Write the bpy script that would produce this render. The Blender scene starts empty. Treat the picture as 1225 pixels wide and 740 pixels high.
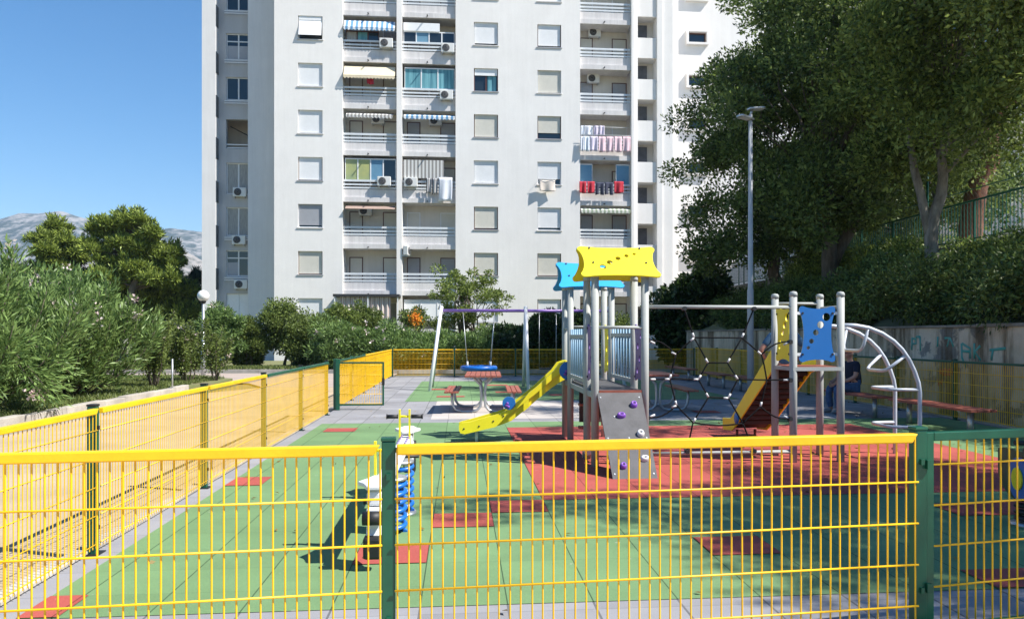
import bpy, bmesh, math, random
import numpy as np
from mathutils import Vector, Matrix
random.seed(7); rng = np.random.default_rng(11)
scene = bpy.context.scene
COL = scene.collection
R = math.radians
# ---------------------------------------------------------------- camera model (photo pixels, 1225 x 740)
FOC, PCX, PCY, CAMH = 960.0, 641.0, 401.0, 1.55
YAW = math.atan(90/960)
SY, CY = math.sin(YAW), math.cos(YAW)
def ray(px, py):
    r = (px-PCX)/FOC
    return Vector((SY+r*CY, CY-r*SY, (PCY-py)/FOC))
def on_y(px, py, y):
    d = ray(px, py); k = y/d.y
    return Vector((d.x*k, y, CAMH+d.z*k))
def on_x(px, py, x):
    d = ray(px, py); k = x/d.x
    return Vector((x, d.y*k, CAMH+d.z*k))
# ---------------------------------------------------------------- tagging
def tag(o, label=None, cat=None, group=None, kind=None):
    if label: o['label'] = label
    if cat: o['category'] = cat
    if group: o['group'] = group
    if kind: o['kind'] = kind
    return o
def empty(name, loc=(0, 0, 0), rz=0, label=None, cat=None, group=None):
    o = bpy.data.objects.new(name, None); COL.objects.link(o)
    o.location = loc; o.rotation_euler = (0, 0, rz); o.empty_display_size = .1
    return tag(o, label, cat, group)
def copy_tree(o, parent=None):
    c = o.copy(); COL.objects.link(c)
    if parent is not None:
        c.parent = parent; c.matrix_parent_inverse = o.matrix_parent_inverse.copy()
    for ch in list(o.children):
        copy_tree(ch, c)
    return c
# ---------------------------------------------------------------- mesh builder
class MB:
    def __init__(s): s.v = []; s.f = []; s.sm = []
    def add(s, vs, fs, smooth=False):
        n = len(s.v); s.v += [tuple(v) for v in vs]
        s.f += [tuple(i+n for i in f) for f in fs]; s.sm += [smooth]*len(fs)
    def box(s, x0, y0, z0, x1, y1, z1):
        if x0 > x1: x0, x1 = x1, x0
        if y0 > y1: y0, y1 = y1, y0
        if z0 > z1: z0, z1 = z1, z0
        s.add([(x0,y0,z0),(x1,y0,z0),(x1,y1,z0),(x0,y1,z0),(x0,y0,z1),(x1,y0,z1),(x1,y1,z1),(x0,y1,z1)],
              [(3,2,1,0),(4,5,6,7),(0,1,5,4),(1,2,6,5),(2,3,7,6),(3,0,4,7)])
        return s
    def quad(s, a, b, c, d): s.add([a,b,c,d], [(0,1,2,3)]); return s
    def tube(s, pts, rad, seg=10, closed=False, cap=True, smooth=True):
        pts = [Vector(p) for p in pts]; n = len(pts)
        rr = rad if isinstance(rad, (list, tuple)) else [rad]*n
        vs = []; up = None
        for i in range(n):
            if closed: t = pts[(i+1) % n]-pts[i-1]
            elif i == 0: t = pts[1]-pts[0]
            elif i == n-1: t = pts[-1]-pts[-2]
            else: t = (pts[i+1]-pts[i]).normalized()+(pts[i]-pts[i-1]).normalized()
            if t.length < 1e-9: t = Vector((0,0,1))
            t.normalize()
            if up is None:
                up = Vector((0,0,1)) if abs(t.z) < .9 else Vector((1,0,0))
            a = up-t*up.dot(t)
            if a.length < 1e-6: a = t.orthogonal()
            a.normalize(); up = a; b = t.cross(a)
            for k in range(seg):
                w = 2*math.pi*(k+.5)/seg
                vs.append(pts[i]+(a*math.cos(w)+b*math.sin(w))*rr[i])
        fs = []
        m = n if closed else n-1
        for i in range(m):
            j = (i+1) % n
            for k in range(seg):
                l = (k+1) % seg
                fs.append((i*seg+k, i*seg+l, j*seg+l, j*seg+k))
        s.add(vs, fs, smooth)
        if cap and not closed:
            n0 = len(s.v)-n*seg
            s.f.append(tuple(n0+k for k in reversed(range(seg)))); s.sm.append(False)
            s.f.append(tuple(n0+(n-1)*seg+k for k in range(seg))); s.sm.append(False)
        return s
    def lathe(s, prof, seg=20, org=(0,0,0), axis='z', smooth=True):
        o = Vector(org); vs = []
        for (r, h) in prof:
            for k in range(seg):
                w = 2*math.pi*k/seg; a, b = r*math.cos(w), r*math.sin(w)
                p = {'z': (a,b,h), 'y': (a,h,b), 'x': (h,a,b)}[axis]
                vs.append(o+Vector(p))
        fs = []
        for i in range(len(prof)-1):
            for k in range(seg):
                l = (k+1) % seg
                fs.append((i*seg+k, i*seg+l, (i+1)*seg+l, (i+1)*seg+k))
        s.add(vs, fs, smooth)
        n0 = len(s.v)-len(vs)
        if prof[0][0] > 1e-4: s.f.append(tuple(n0+k for k in reversed(range(seg)))); s.sm.append(False)
        if prof[-1][0] > 1e-4:
            q = n0+(len(prof)-1)*seg
            s.f.append(tuple(q+k for k in range(seg))); s.sm.append(False)
        return s
    def prism(s, poly, d, frame):
        """extrude 2-D polygon; frame(u, v, w) -> point"""
        n = len(poly)
        vs = [frame(u, v, 0) for u, v in poly]+[frame(u, v, d) for u, v in poly]
        fs = [tuple(range(n)), tuple(range(2*n-1, n-1, -1))]
        fs += [(i, n+i, n+(i+1) % n, (i+1) % n) for i in range(n)]
        s.add(vs, fs); return s
    def build(s, name, mat, parent=None, bevel=0, mtx=None):
        me = bpy.data.meshes.new(name)
        vs = [mtx @ Vector(v) for v in s.v] if mtx is not None else s.v
        me.from_pydata([tuple(v) for v in vs], [], s.f)
        me.polygons.foreach_set('use_smooth', s.sm)
        bm = bmesh.new(); bm.from_mesh(me)
        bmesh.ops.recalc_face_normals(bm, faces=bm.faces); bm.to_mesh(me); bm.free()
        return link(name, me, mat, parent, bevel)
def link(name, me, mat, parent=None, bevel=0):
    o = bpy.data.objects.new(name, me); COL.objects.link(o)
    if mat is not None: me.materials.append(mat)
    if parent is not None: o.parent = parent
    if bevel:
        b = o.modifiers.new('bevel', 'BEVEL'); b.width = bevel; b.segments = 2; b.limit_method = 'ANGLE'; b.angle_limit = R(40)
        b.harden_normals = False
    return o
def np_mesh(name, V, F, mat, parent=None):
    """V (n,3), F (m,4) quads"""
    me = bpy.data.meshes.new(name)
    me.vertices.add(len(V)); me.vertices.foreach_set('co', V.astype(np.float32).ravel())
    m, k = F.shape
    me.loops.add(m*k); me.loops.foreach_set('vertex_index', F.astype(np.int32).ravel())
    me.polygons.add(m); me.polygons.foreach_set('loop_start', np.arange(0, m*k, k, dtype=np.int32))
    me.update(calc_edges=True); me.validate()
    return link(name, me, mat, parent)
def leaves(name, P, D, L, W, mat, parent=None, flat=.0, fold=.18):
    """one diamond per leaf: base P, direction D"""
    n = len(P)
    D = D/np.linalg.norm(D, axis=1, keepdims=True)
    S = rng.normal(size=(n, 3))
    if flat: S[:, 2] *= (1-flat)
    S -= D*np.sum(S*D, axis=1, keepdims=True); S /= np.linalg.norm(S, axis=1, keepdims=True)+1e-9
    N = np.cross(D, S)
    L = (L*rng.uniform(.7, 1.3, n))[:, None]; W = (W*rng.uniform(.75, 1.25, n))[:, None]
    mid = P+D*L*.45+N*L*fold*.3
    V = np.stack([P, mid+S*W*.5, P+D*L-N*L*fold*.25, mid-S*W*.5], axis=1).reshape(-1, 3)
    F = np.arange(4*n).reshape(-1, 4)
    return np_mesh(name, V, F, mat, parent)
def sphere_pts(n):
    d = rng.normal(size=(n, 3)); return d/np.linalg.norm(d, axis=1, keepdims=True)
# ---------------------------------------------------------------- materials
def M(name, col, rough=.55, metal=0, var=0, scale=4, col2=None, bump=0, bscale=40, spec=.5, coat=0, detail=4, island=0, trans=0, world=False, stretch=None):
    m = bpy.data.materials.new(name); m.use_nodes = True
    nt = m.node_tree; N = nt.nodes; Lk = nt.links
    p = N['Principled BSDF']
    p.inputs['Roughness'].default_value = rough; p.inputs['Metallic'].default_value = metal
    p.inputs['Specular IOR Level'].default_value = spec
    p.inputs['Coat Weight'].default_value = coat
    c = (*col, 1); p.inputs['Base Color'].default_value = c
    if var or col2 or bump:
        if world:
            tc = N.new('ShaderNodeNewGeometry').outputs['Position']
        else:
            tc = N.new('ShaderNodeTexCoord').outputs['Object']
        if stretch:
            mp = N.new('ShaderNodeMapping'); mp.inputs['Scale'].default_value = stretch
            Lk.new(tc, mp.inputs['Vector']); tc = mp.outputs['Vector']
    out = None
    if var or col2:
        nz = N.new('ShaderNodeTexNoise'); nz.inputs['Scale'].default_value = scale; nz.inputs['Detail'].default_value = detail
        nz.inputs['Roughness'].default_value = .65
        Lk.new(tc, nz.inputs['Vector'])
        rp = N.new('ShaderNodeValToRGB'); rp.color_ramp.elements[0].position = .32; rp.color_ramp.elements[1].position = .68
        a = col2 if col2 else [x*(1-var) for x in col]
        b = col if col2 else [min(1, x*(1+var)) for x in col]
        rp.color_ramp.elements[0].color = (*a, 1); rp.color_ramp.elements[1].color = (*b, 1)
        Lk.new(nz.outputs['Fac'], rp.inputs['Fac']); out = rp.outputs['Color']
    if island:
        g = N.new('ShaderNodeNewGeometry')
        rp = N.new('ShaderNodeValToRGB'); e = rp.color_ramp.elements
        e[0].color = (*[x*(1-island) for x in col], 1)
        e[1].color = (*[min(1, x*(1+island)) for x in (col2 or col)], 1)
        Lk.new(g.outputs['Random Per Island'], rp.inputs['Fac']); out = rp.outputs['Color']
    if out is not None: Lk.new(out, p.inputs['Base Color'])
    if bump:
        n2 = N.new('ShaderNodeTexNoise'); n2.inputs['Scale'].default_value = bscale; n2.inputs['Detail'].default_value = 5
        Lk.new(tc, n2.inputs['Vector'])
        bp = N.new('ShaderNodeBump'); bp.inputs['Strength'].default_value = bump; bp.inputs['Distance'].default_value = .02
        Lk.new(n2.outputs['Fac'], bp.inputs['Height']); Lk.new(bp.outputs['Normal'], p.inputs['Normal'])
    if trans:
        t = N.new('ShaderNodeBsdfTranslucent'); mx = N.new('ShaderNodeMixShader'); mx.inputs[0].default_value = trans
        if out is not None: Lk.new(out, t.inputs['Color'])
        else: t.inputs['Color'].default_value = c
        Lk.new(p.outputs[0], mx.inputs[1]); Lk.new(t.outputs[0], mx.inputs[2])
        Lk.new(mx.outputs[0], N['Material Output'].inputs['Surface'])
    return m
def math_node(nt, op, a, b=None):
    n = nt.nodes.new('ShaderNodeMath'); n.operation = op
    for i, x in enumerate((a, b)):
        if x is None: continue
        if isinstance(x, (int, float)): n.inputs[i].default_value = x
        else: nt.links.new(x, n.inputs[i])
    return n.outputs[0]
def tile_mat(name, col, sx, sy, ox, oy, seam=.012, seam_col=(.03,.03,.03), var=.08, rough=.85, speck=.12, stain=.18):
    """square rubber / concrete tiles with thin dark joints, each tile a slightly different tone"""
    m = bpy.data.materials.new(name); m.use_nodes = True
    nt = m.node_tree; N = nt.nodes; Lk = nt.links; p = N['Principled BSDF']
    p.inputs['Roughness'].default_value = rough; p.inputs['Specular IOR Level'].default_value = .25
    g = N.new('ShaderNodeNewGeometry'); sp = N.new('ShaderNodeSeparateXYZ'); Lk.new(g.outputs['Position'], sp.inputs[0])
    u = math_node(nt, 'DIVIDE', math_node(nt, 'SUBTRACT', sp.outputs['X'], ox), sx)
    v = math_node(nt, 'DIVIDE', math_node(nt, 'SUBTRACT', sp.outputs['Y'], oy), sy)
    fu, fv = math_node(nt, 'FLOOR', u), math_node(nt, 'FLOOR', v)
    du = math_node(nt, 'ABSOLUTE', math_node(nt, 'SUBTRACT', math_node(nt, 'FRACT', u), .5))
    dv = math_node(nt, 'ABSOLUTE', math_node(nt, 'SUBTRACT', math_node(nt, 'FRACT', v), .5))
    su = math_node(nt, 'GREATER_THAN', du, .5-seam/sx/2); sv = math_node(nt, 'GREATER_THAN', dv, .5-seam*.55/sy/2)
    sv = math_node(nt, 'MULTIPLY', sv, .55)
    s = math_node(nt, 'MAXIMUM', su, sv)
    cb = N.new('ShaderNodeCombineXYZ'); Lk.new(fu, cb.inputs[0]); Lk.new(fv, cb.inputs[1])
    wn = N.new('ShaderNodeTexWhiteNoise'); Lk.new(cb.outputs[0], wn.inputs['Vector'])
    nz = N.new('ShaderNodeTexNoise'); nz.inputs['Scale'].default_value = 160; nz.inputs['Detail'].default_value = 2; Lk.new(g.outputs['Position'], nz.inputs['Vector'])
    n3 = N.new('ShaderNodeTexNoise'); n3.inputs['Scale'].default_value = 1.1; n3.inputs['Detail'].default_value = 7; n3.inputs['Roughness'].default_value = .7; Lk.new(g.outputs['Position'], n3.inputs['Vector'])
    k = math_node(nt, 'ADD', math_node(nt, 'MULTIPLY', math_node(nt, 'SUBTRACT', wn.outputs['Value'], .5), 2*var),
                  math_node(nt, 'MULTIPLY', math_node(nt, 'SUBTRACT', nz.outputs['Fac'], .5), 2*speck))
    k = math_node(nt, 'ADD', math_node(nt, 'ADD', k, 1.0), math_node(nt, 'MULTIPLY', math_node(nt, 'SUBTRACT', n3.outputs['Fac'], .5), 2*stain))
    mul = N.new('ShaderNodeVectorMath'); mul.operation = 'SCALE'; mul.inputs[0].default_value = col; Lk.new(k, mul.inputs['Scale'])
    mx = N.new('ShaderNodeMix'); mx.data_type = 'RGBA'; Lk.new(s, mx.inputs[0])
    Lk.new(mul.outputs[0], mx.inputs[6]); mx.inputs[7].default_value = (*seam_col, 1)
    # small pale scuffs and droppings
    vo = N.new('ShaderNodeTexNoise'); vo.inputs['Scale'].default_value = 9; vo.inputs['Detail'].default_value = 3; Lk.new(g.outputs['Position'], vo.inputs['Vector'])
    sc = math_node(nt, 'MULTIPLY', math_node(nt, 'GREATER_THAN', vo.outputs['Fac'], .735), .35)
    m2 = N.new('ShaderNodeMix'); m2.data_type = 'RGBA'; Lk.new(sc, m2.inputs[0]); Lk.new(mx.outputs[2], m2.inputs[6]); m2.inputs[7].default_value = (.42, .40, .36, 1)
    Lk.new(m2.outputs[2], p.inputs['Base Color'])
    bp = N.new('ShaderNodeBump'); bp.inputs['Strength'].default_value = .25; bp.inputs['Distance'].default_value = .004
    h = math_node(nt, 'SUBTRACT', nz.outputs['Fac'], math_node(nt, 'MULTIPLY', s, 2.0))
    Lk.new(h, bp.inputs['Height']); Lk.new(bp.outputs['Normal'], p.inputs['Normal'])
    return m
def stripe_mat(name, a, b, period, axis=0, duty=.5, rough=.8):
    m = bpy.data.materials.new(name); m.use_nodes = True
    nt = m.node_tree; N = nt.nodes; Lk = nt.links; p = N['Principled BSDF']; p.inputs['Roughness'].default_value = rough
    tc = N.new('ShaderNodeTexCoord'); sp = N.new('ShaderNodeSeparateXYZ'); Lk.new(tc.outputs['Object'], sp.inputs[0])
    f = math_node(nt, 'LESS_THAN', math_node(nt, 'FRACT', math_node(nt, 'DIVIDE', sp.outputs[axis], period)), duty)
    mx = N.new('ShaderNodeMix'); mx.data_type = 'RGBA'; Lk.new(f, mx.inputs[0]); mx.inputs[6].default_value = (*a, 1); mx.inputs[7].default_value = (*b, 1)
    Lk.new(mx.outputs[2], p.inputs['Base Color'])
    return m
def wall_mat(name, col, col2, streak=.35, scale=.5):
    """plaster: broad mottling, faint vertical rain streaks, fine grain"""
    m = bpy.data.materials.new(name); m.use_nodes = True
    nt = m.node_tree; N = nt.nodes; Lk = nt.links; p = N['Principled BSDF']; p.inputs['Roughness'].default_value = .9; p.inputs['Specular IOR Level'].default_value = .2
    g = N.new('ShaderNodeNewGeometry')
    n1 = N.new('ShaderNodeTexNoise'); n1.inputs['Scale'].default_value = scale; n1.inputs['Detail'].default_value = 8; n1.inputs['Roughness'].default_value = .7; Lk.new(g.outputs['Position'], n1.inputs['Vector'])
    mp = N.new('ShaderNodeMapping'); mp.inputs['Scale'].default_value = (3.2, 3.2, .16); Lk.new(g.outputs['Position'], mp.inputs['Vector'])
    n2 = N.new('ShaderNodeTexNoise'); n2.inputs['Scale'].default_value = 1.2; n2.inputs['Detail'].default_value = 6; n2.inputs['Roughness'].default_value = .75; Lk.new(mp.outputs[0], n2.inputs['Vector'])
    f = math_node(nt, 'ADD', math_node(nt, 'MULTIPLY', n1.outputs['Fac'], 1-streak), math_node(nt, 'MULTIPLY', n2.outputs['Fac'], streak))
    rp = N.new('ShaderNodeValToRGB'); rp.color_ramp.elements[0].position = .36; rp.color_ramp.elements[1].position = .62
    rp.color_ramp.elements[0].color = (*col2, 1); rp.color_ramp.elements[1].color = (*col, 1)
    Lk.new(f, rp.inputs['Fac']); Lk.new(rp.outputs['Color'], p.inputs['Base Color'])
    n3 = N.new('ShaderNodeTexNoise'); n3.inputs['Scale'].default_value = 18; n3.inputs['Detail'].default_value = 6; Lk.new(g.outputs['Position'], n3.inputs['Vector'])
    bp = N.new('ShaderNodeBump'); bp.inputs['Strength'].default_value = .25; bp.inputs['Distance'].default_value = .02
    Lk.new(n3.outputs['Fac'], bp.inputs['Height']); Lk.new(bp.outputs['Normal'], p.inputs['Normal'])
    return m
mt = {}
mt['yellow'] = M('yellow_paint', (.84,.49,.008), .42, var=.13, scale=2.6, bump=.05, bscale=50, detail=9)
mt['green'] = M('green_paint', (.006,.085,.048), .35, var=.15, scale=5)
mt['post_grey'] = M('post_grey_paint', (.37,.385,.37), .6, var=.08, scale=3, bump=.02, spec=.3)
mt['arch_grey'] = M('arch_grey_paint', (.48,.52,.58), .35, var=.05)
mt['galv'] = M('galvanised_steel', (.46,.48,.50), .42, metal=.75, var=.1, scale=12)
mt['hdpe_yellow'] = M('yellow_board', (.86,.73,.022), .42, var=.04, scale=2)
mt['hdpe_blue'] = M('blue_board', (.014,.15,.46), .42, var=.05, scale=2)
mt['hdpe_cyan'] = M('light_blue_board', (.03,.36,.80), .42, var=.05, scale=2)
mt['hdpe_purple'] = M('purple_board', (.16,.09,.30), .45, var=.06)
mt['bar_blue'] = M('blue_grey_bars', (.20,.34,.47), .45, var=.05)
mt['hold_purple'] = M('purple_plastic', (.20,.07,.42), .4)
mt['hold_white'] = M('white_plastic', (.62,.62,.62), .4)
mt['black'] = M('black_rubber', (.015,.015,.017), .55)
mt['dark_ply'] = M('dark_phenolic_board', (.085,.083,.088), .6, var=.22, scale=5, bump=.1, bscale=90)
mt['brown_board'] = M('brown_board', (.052,.030,.024), .7, var=.15, scale=6)
mt['redwood'] = M('red_brown_slats', (.30,.085,.055), .55, var=.22, scale=7, bump=.1, bscale=30)
mt['purple_pipe'] = M('purple_pipe_paint', (.26,.14,.46), .35)
mt['white_paint'] = M('white_paint', (.74,.75,.76), .45, var=.05)
mt['rope'] = M('black_rope', (.009,.009,.010), .9, spec=.15, bump=.3, bscale=120)
mt['concrete'] = M('pale_concrete', (.40,.37,.33), .9, var=.22, scale=1.6, bump=.3, bscale=25, world=True)
mt['old_concrete'] = M('stained_concrete', (.36,.31,.25), .95, col2=(.13,.115,.095), scale=1.4, bump=.5, bscale=14, world=True, stretch=(1,1.2,.35), detail=9)
mt['spring_blue'] = M('blue_spring_paint', (.01,.13,.50), .35)
mt['lamp_globe'] = M('opal_globe', (.80,.80,.77), .25)
mt['bark'] = M('grey_bark', (.16,.13,.10), .95, col2=(.06,.05,.04), scale=9, bump=.9, bscale=18, stretch=(1,1,.25))
mt['pine_bark'] = M('red_pine_bark', (.20,.085,.05), .95, col2=(.06,.03,.022), scale=9, bump=.9, bscale=14, stretch=(1,1,.3))
mt['pale_bark'] = M('pale_bark', (.30,.27,.23), .95, col2=(.11,.095,.08), scale=7, bump=.8, bscale=16, stretch=(1,1,.3))
mt['skin'] = M('skin', (.46,.24,.17), .55)
mt['navy'] = M('navy_cotton', (.012,.016,.035), .9, var=.2, scale=12)
mt['denim'] = M('denim', (.055,.11,.22), .9, var=.3, scale=14)
mt['blue_shirt'] = M('blue_shirt_cotton', (.05,.13,.22), .9, var=.15, scale=12)
mt['shoe'] = M('grey_shoe', (.25,.25,.26), .8)
mt['glass'] = M('dark_window_glass', (.02,.028,.035), .06, spec=.8)
mt['ac'] = M('white_enamel', (.68,.68,.66), .45, var=.04)
mt['ac_dark'] = M('dark_grille', (.03,.03,.032), .6)
def leaf_mat(name, a, b, var=.35, trans=.3, rough=.5):
    return M(name, a, rough, col2=b, island=var, trans=trans, spec=.35)
mt['leaf_dark'] = leaf_mat('holm_leaf', (.046,.088,.024), (.165,.225,.058), trans=.42)
mt['leaf_mid'] = leaf_mat('broad_leaf', (.07,.12,.028), (.24,.30,.07), trans=.42)
mt['leaf_pine'] = leaf_mat('pine_needle', (.09,.14,.03), (.26,.325,.06), trans=.15)
mt['leaf_cypress'] = leaf_mat('dark_conifer_needle', (.02,.045,.022), (.045,.08,.04), trans=.15)
mt['leaf_oleander'] = leaf_mat('oleander_leaf', (.07,.145,.038), (.20,.295,.09), trans=.32, rough=.42)
mt['leaf_shrub'] = leaf_mat('shrub_leaf', (.07,.115,.025), (.17,.22,.055), trans=.35)
mt['leaf_fig'] = leaf_mat('glossy_dark_leaf', (.015,.035,.011), (.045,.08,.02), trans=.18, rough=.35)
mt['leaf_rust'] = leaf_mat('rusty_leaf', (.16,.09,.03), (.26,.19,.06), trans=.3)
mt['petal'] = M('pink_petal', (.78,.56,.56), .7, col2=(.84,.74,.72), island=.15, trans=.3)
mt['petal_orange'] = M('orange_petal', (.75,.22,.02), .7, col2=(.80,.38,.03), island=.2, trans=.3)
mt['leaf_hedge'] = leaf_mat('hedge_leaf', (.034,.07,.018), (.15,.205,.05), trans=.25)
mt['grass'] = leaf_mat('grass_blade', (.07,.12,.025), (.17,.20,.06), trans=.3)
# ================================================================= ground, floor, paths
def sheet(name, x0, y0, x1, y1, z, mat, label=None, poly=None, nx=1, ny=1):
    b = MB()
    if poly: b.add([(x, y, z) for x, y in poly], [tuple(range(len(poly)))])
    else: b.quad((x0,y0,z),(x1,y0,z),(x1,y1,z),(x0,y1,z))
    o = b.build(name, mat); o['kind'] = 'structure'
    return o
mt['earth'] = M('dry_earth', (.22,.19,.12), .95, col2=(.10,.12,.05), scale=.08, bump=.3, bscale=3, world=True, detail=8)
sheet('ground', -4000, -60, 4000, 5000, -.09, mt['earth'])
GX, GY = -.23, 0.0
gt = tile_mat('grey_rubber_tiles', (.26,.26,.275), .5, .5, GX, GY, seam=.014, seam_col=(.13,.13,.135), var=.13, stain=.35, speck=.25)
greent = tile_mat('green_rubber_tiles', (.145,.245,.112), .5, .5, GX, GY, seam=.008, seam_col=(.045,.085,.04), var=.05, stain=.34, speck=.30)
redt = tile_mat('red_rubber_tiles', (.36,.080,.066), .5, .5, GX, GY, seam=.008, seam_col=(.13,.03,.025), var=.07, stain=.34, speck=.30)
palet = tile_mat('pale_paving_slabs', (.47,.43,.40), .5, .5, GX, GY, seam=.008, seam_col=(.25,.23,.22), var=.05, stain=.12)
FX0, FX1 = -2.60, 9.04
sheet('rubber_floor', FX0-.02, 3.3, FX1+.1, 30.4, 0, gt)
sheet('green_surface', 0,0,0,0, .004, greent, poly=[(-2.42,4.62),(9.0,4.62),(9.0,14.35),(-2.42,14.35)])
sheet('green_surface', 0,0,0,0, .004, greent, poly=[(-1.30,19.0),(6.77,19.0),(6.77,27.3),(-1.30,27.3)])
sheet('red_surface', 0,0,0,0, .008, redt, poly=[(.77,7.5),(6.77,7.5),(6.77,13.45),(.77,13.45)])
sheet('paved_patch', 0,0,0,0, .004, palet, poly=[(-.55,14.9),(2.77,14.9),(2.77,19.0),(-.55,19.0)])
for (x0,y0,x1,y1) in [(-.73,5.5,-.23,6),(-.23,6.5,.27,7),(.27,7,.77,7.5),(1.77,5.5,2.27,6),(-2.418,4.625,-2.2,5.0),(-2.418,8.5,-2.05,9),
                      (-2.2,13.1,-1.7,13.6),(4.27,6.5,5.27,7),(3.27,4.625,4.27,5.0),(6.9,9.0,7.4,9.5),
                      (-.9,22.9,-.4,23.4),(.95,21.6,1.45,22.1),(-.6,20.2,.1,20.6),(.75,24.7,1.45,25.2),(2.3,20.5,2.8,21),(4.2,23,4.7,23.5),(4.7,15.6,5.2,16.1)]:
    sheet('red_surface', x0, y0, x1, y1, .010, redt)
# near pavement on the photographer's side
pave = tile_mat('pavement_slabs', (.50,.40,.31), .4, .4, 0, 0, seam=.012, seam_col=(.2,.17,.14), var=.05, stain=.2)
PD = Vector((2.55,.173,0)).normalized()          # direction of the front fence
F_A = Vector((-.315,3.575,0)); F_B = F_A+PD*2.556
def fr(d): return F_A+PD*d
b = MB()
a0, a1 = fr(-30)-Vector((-PD.y,PD.x,0))*.02, fr(30)-Vector((-PD.y,PD.x,0))*.02
b.quad((a0.x,-20,.165),(a1.x,-20,.165),(a1.x,a1.y-.07,.165),(a0.x,a0.y-.07,.165))
b.quad((a0.x,a0.y-.07,.165),(a1.x,a1.y-.07,.165),(a1.x,a1.y-.07,-.05),(a0.x,a0.y-.07,-.05))
b.build('pavement', pave)['kind'] = 'structure'
b = MB()
n_ = Vector((-PD.y,PD.x,0))
q = [fr(-2.4)-n_*.088, fr(2.60)-n_*.088, fr(2.60)+n_*.09, fr(-2.4)+n_*.09]
b.add([(p.x,p.y,-.05) for p in q]+[(p.x,p.y,.12) for p in q], [(0,3,2,1),(4,5,6,7),(0,1,5,4),(1,2,6,5),(2,3,7,6),(3,0,4,7)])
b.build('kerb', mt['concrete'], bevel=.012)['kind'] = 'structure'
# kerb under the left fence, sandy yard beyond
b = MB(); b.box(-2.74, 3.2, -.06, -2.622, 16.0, .03); b.box(-2.74, 17.05, -.06, -2.622, 30.4, .03)
b.build('kerb', mt['concrete'], bevel=.01)['kind'] = 'structure'
b = MB(); b.box(-2.6, 30.405, -.06, 9.2, 30.52, .03); b.box(9.145, 3.2, -.06, 9.26, 30.4, .03)
b.build('kerb', mt['concrete'], bevel=.01)['kind'] = 'structure'
sand = M('sandy_ground', (.47,.37,.25), .95, col2=(.36,.28,.18), scale=.9, bump=.4, bscale=22, world=True, detail=9)
sheet('sand_yard', 0,0,0,0, -.04, sand, poly=[(-7.2,-2),(-2.6,-2),(-2.6,25.2),(-6.0,25.2),(-7.2,22.5)])
pth = M('pinkish_path', (.42,.34,.29), .9, col2=(.34,.28,.24), scale=.7, bump=.2, bscale=30, world=True, detail=8)
sheet('path', 0,0,0,0, -.036, pth, poly=[(-60,28.6),(-9.0,28.6),(-7.0,27.4),(-6.0,25.2),(-2.6,25.2),(-2.6,33.8),(-7.5,34.6),(-60,37.5)])
# lawn on the left, held by a low wall
lawnm = M('lawn_soil', (.13,.17,.05), .95, col2=(.20,.17,.09), scale=1.1, bump=.6, bscale=30, world=True, detail=9)
b = MB()
lp = [(-60,4),(-7.45,4),(-7.45,22.3),(-7.1,24.6),(-7.3,26.6),(-9.2,28.2),(-60,28.2)]
b.add([(x,y,.17) for x,y in lp]+[(x,y,-.08) for x,y in lp], [tuple(range(7))]+[(i,i+7,(i+1)%7+7,(i+1)%7) for i in range(7)])
b.build('lawn', lawnm)['kind'] = 'structure'
lp2 = [(-60,35.2),(-40,36.6),(-7.5,35.0),(-4,34.3),(-2.6,34.1),(14,34.1),(14,48.9),(-60,48.9)]
b = MB(); b.add([(x,y,.05) for x,y in lp2]+[(x,y,-.08) for x,y in lp2], [tuple(range(8))]+[(i,i+8,(i+1)%8+8,(i+1)%8) for i in range(8)])
b.build('planting_bed', lawnm)['kind'] = 'structure'
b = MB()
for (x0,y0),(x1,y1) in zip(lp2[1:5], lp2[2:6]):
    d = Vector((x1-x0,y1-y0,0)); L = d.length; d.normalize(); nn = Vector((-d.y,d.x,0))
    k = max(1,int(L/1.0))
    for i in range(k):
        p0 = Vector((x0,y0,0))+d*(L*i/k+.005); p1 = Vector((x0,y0,0))+d*(L*(i+1)/k-.005)
        qq = [p0-nn*.14, p1-nn*.14, p1-nn*.003, p0-nn*.003]
        b.add([(p.x,p.y,-.06) for p in qq]+[(p.x,p.y,.11) for p in qq], [(0,3,2,1),(4,5,6,7),(0,1,5,4),(1,2,6,5),(2,3,7,6),(3,0,4,7)])
b.build('kerb', mt['concrete'])['kind'] = 'structure'
b = MB()
for i in range(18):
    y0 = 4+i*1.02
    b.box(-7.445, y0, -.08, -7.27, y0+1.01, .215+.012*math.sin(i*2.3))
tag(b.build('retaining_wall', mt['concrete'], bevel=.012), 'low pale concrete wall holding the lawn beside the sandy yard', 'wall')
# grass blades over the lawn (uncountable)
n = 42000
gx = rng.uniform(-13, -7.5, n); gy = rng.uniform(9, 28, n)
keep = ~((gx > -9.4+(28.2-gy)*1.1) & (gy > 26.4)); gx, gy = gx[keep], gy[keep]; n = len(gx)
P = np.stack([gx, gy, np.full(n, .168)], 1); D = np.stack([rng.normal(0,.5,n), rng.normal(0,.5,n), np.ones(n)], 1)
tag(leaves('grass', P, D, .11, .018, mt['grass']), kind='stuff')
n = 24000
gx = rng.uniform(-24, -3, n); gy = rng.uniform(35.4, 37.8, n)
P = np.stack([gx, gy, np.full(n, .05)], 1); D = np.stack([rng.normal(0,.5,n), rng.normal(0,.5,n), np.ones(n)], 1)
tag(leaves('grass', P, D, .16, .04, mt['grass']), kind='stuff')
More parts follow.
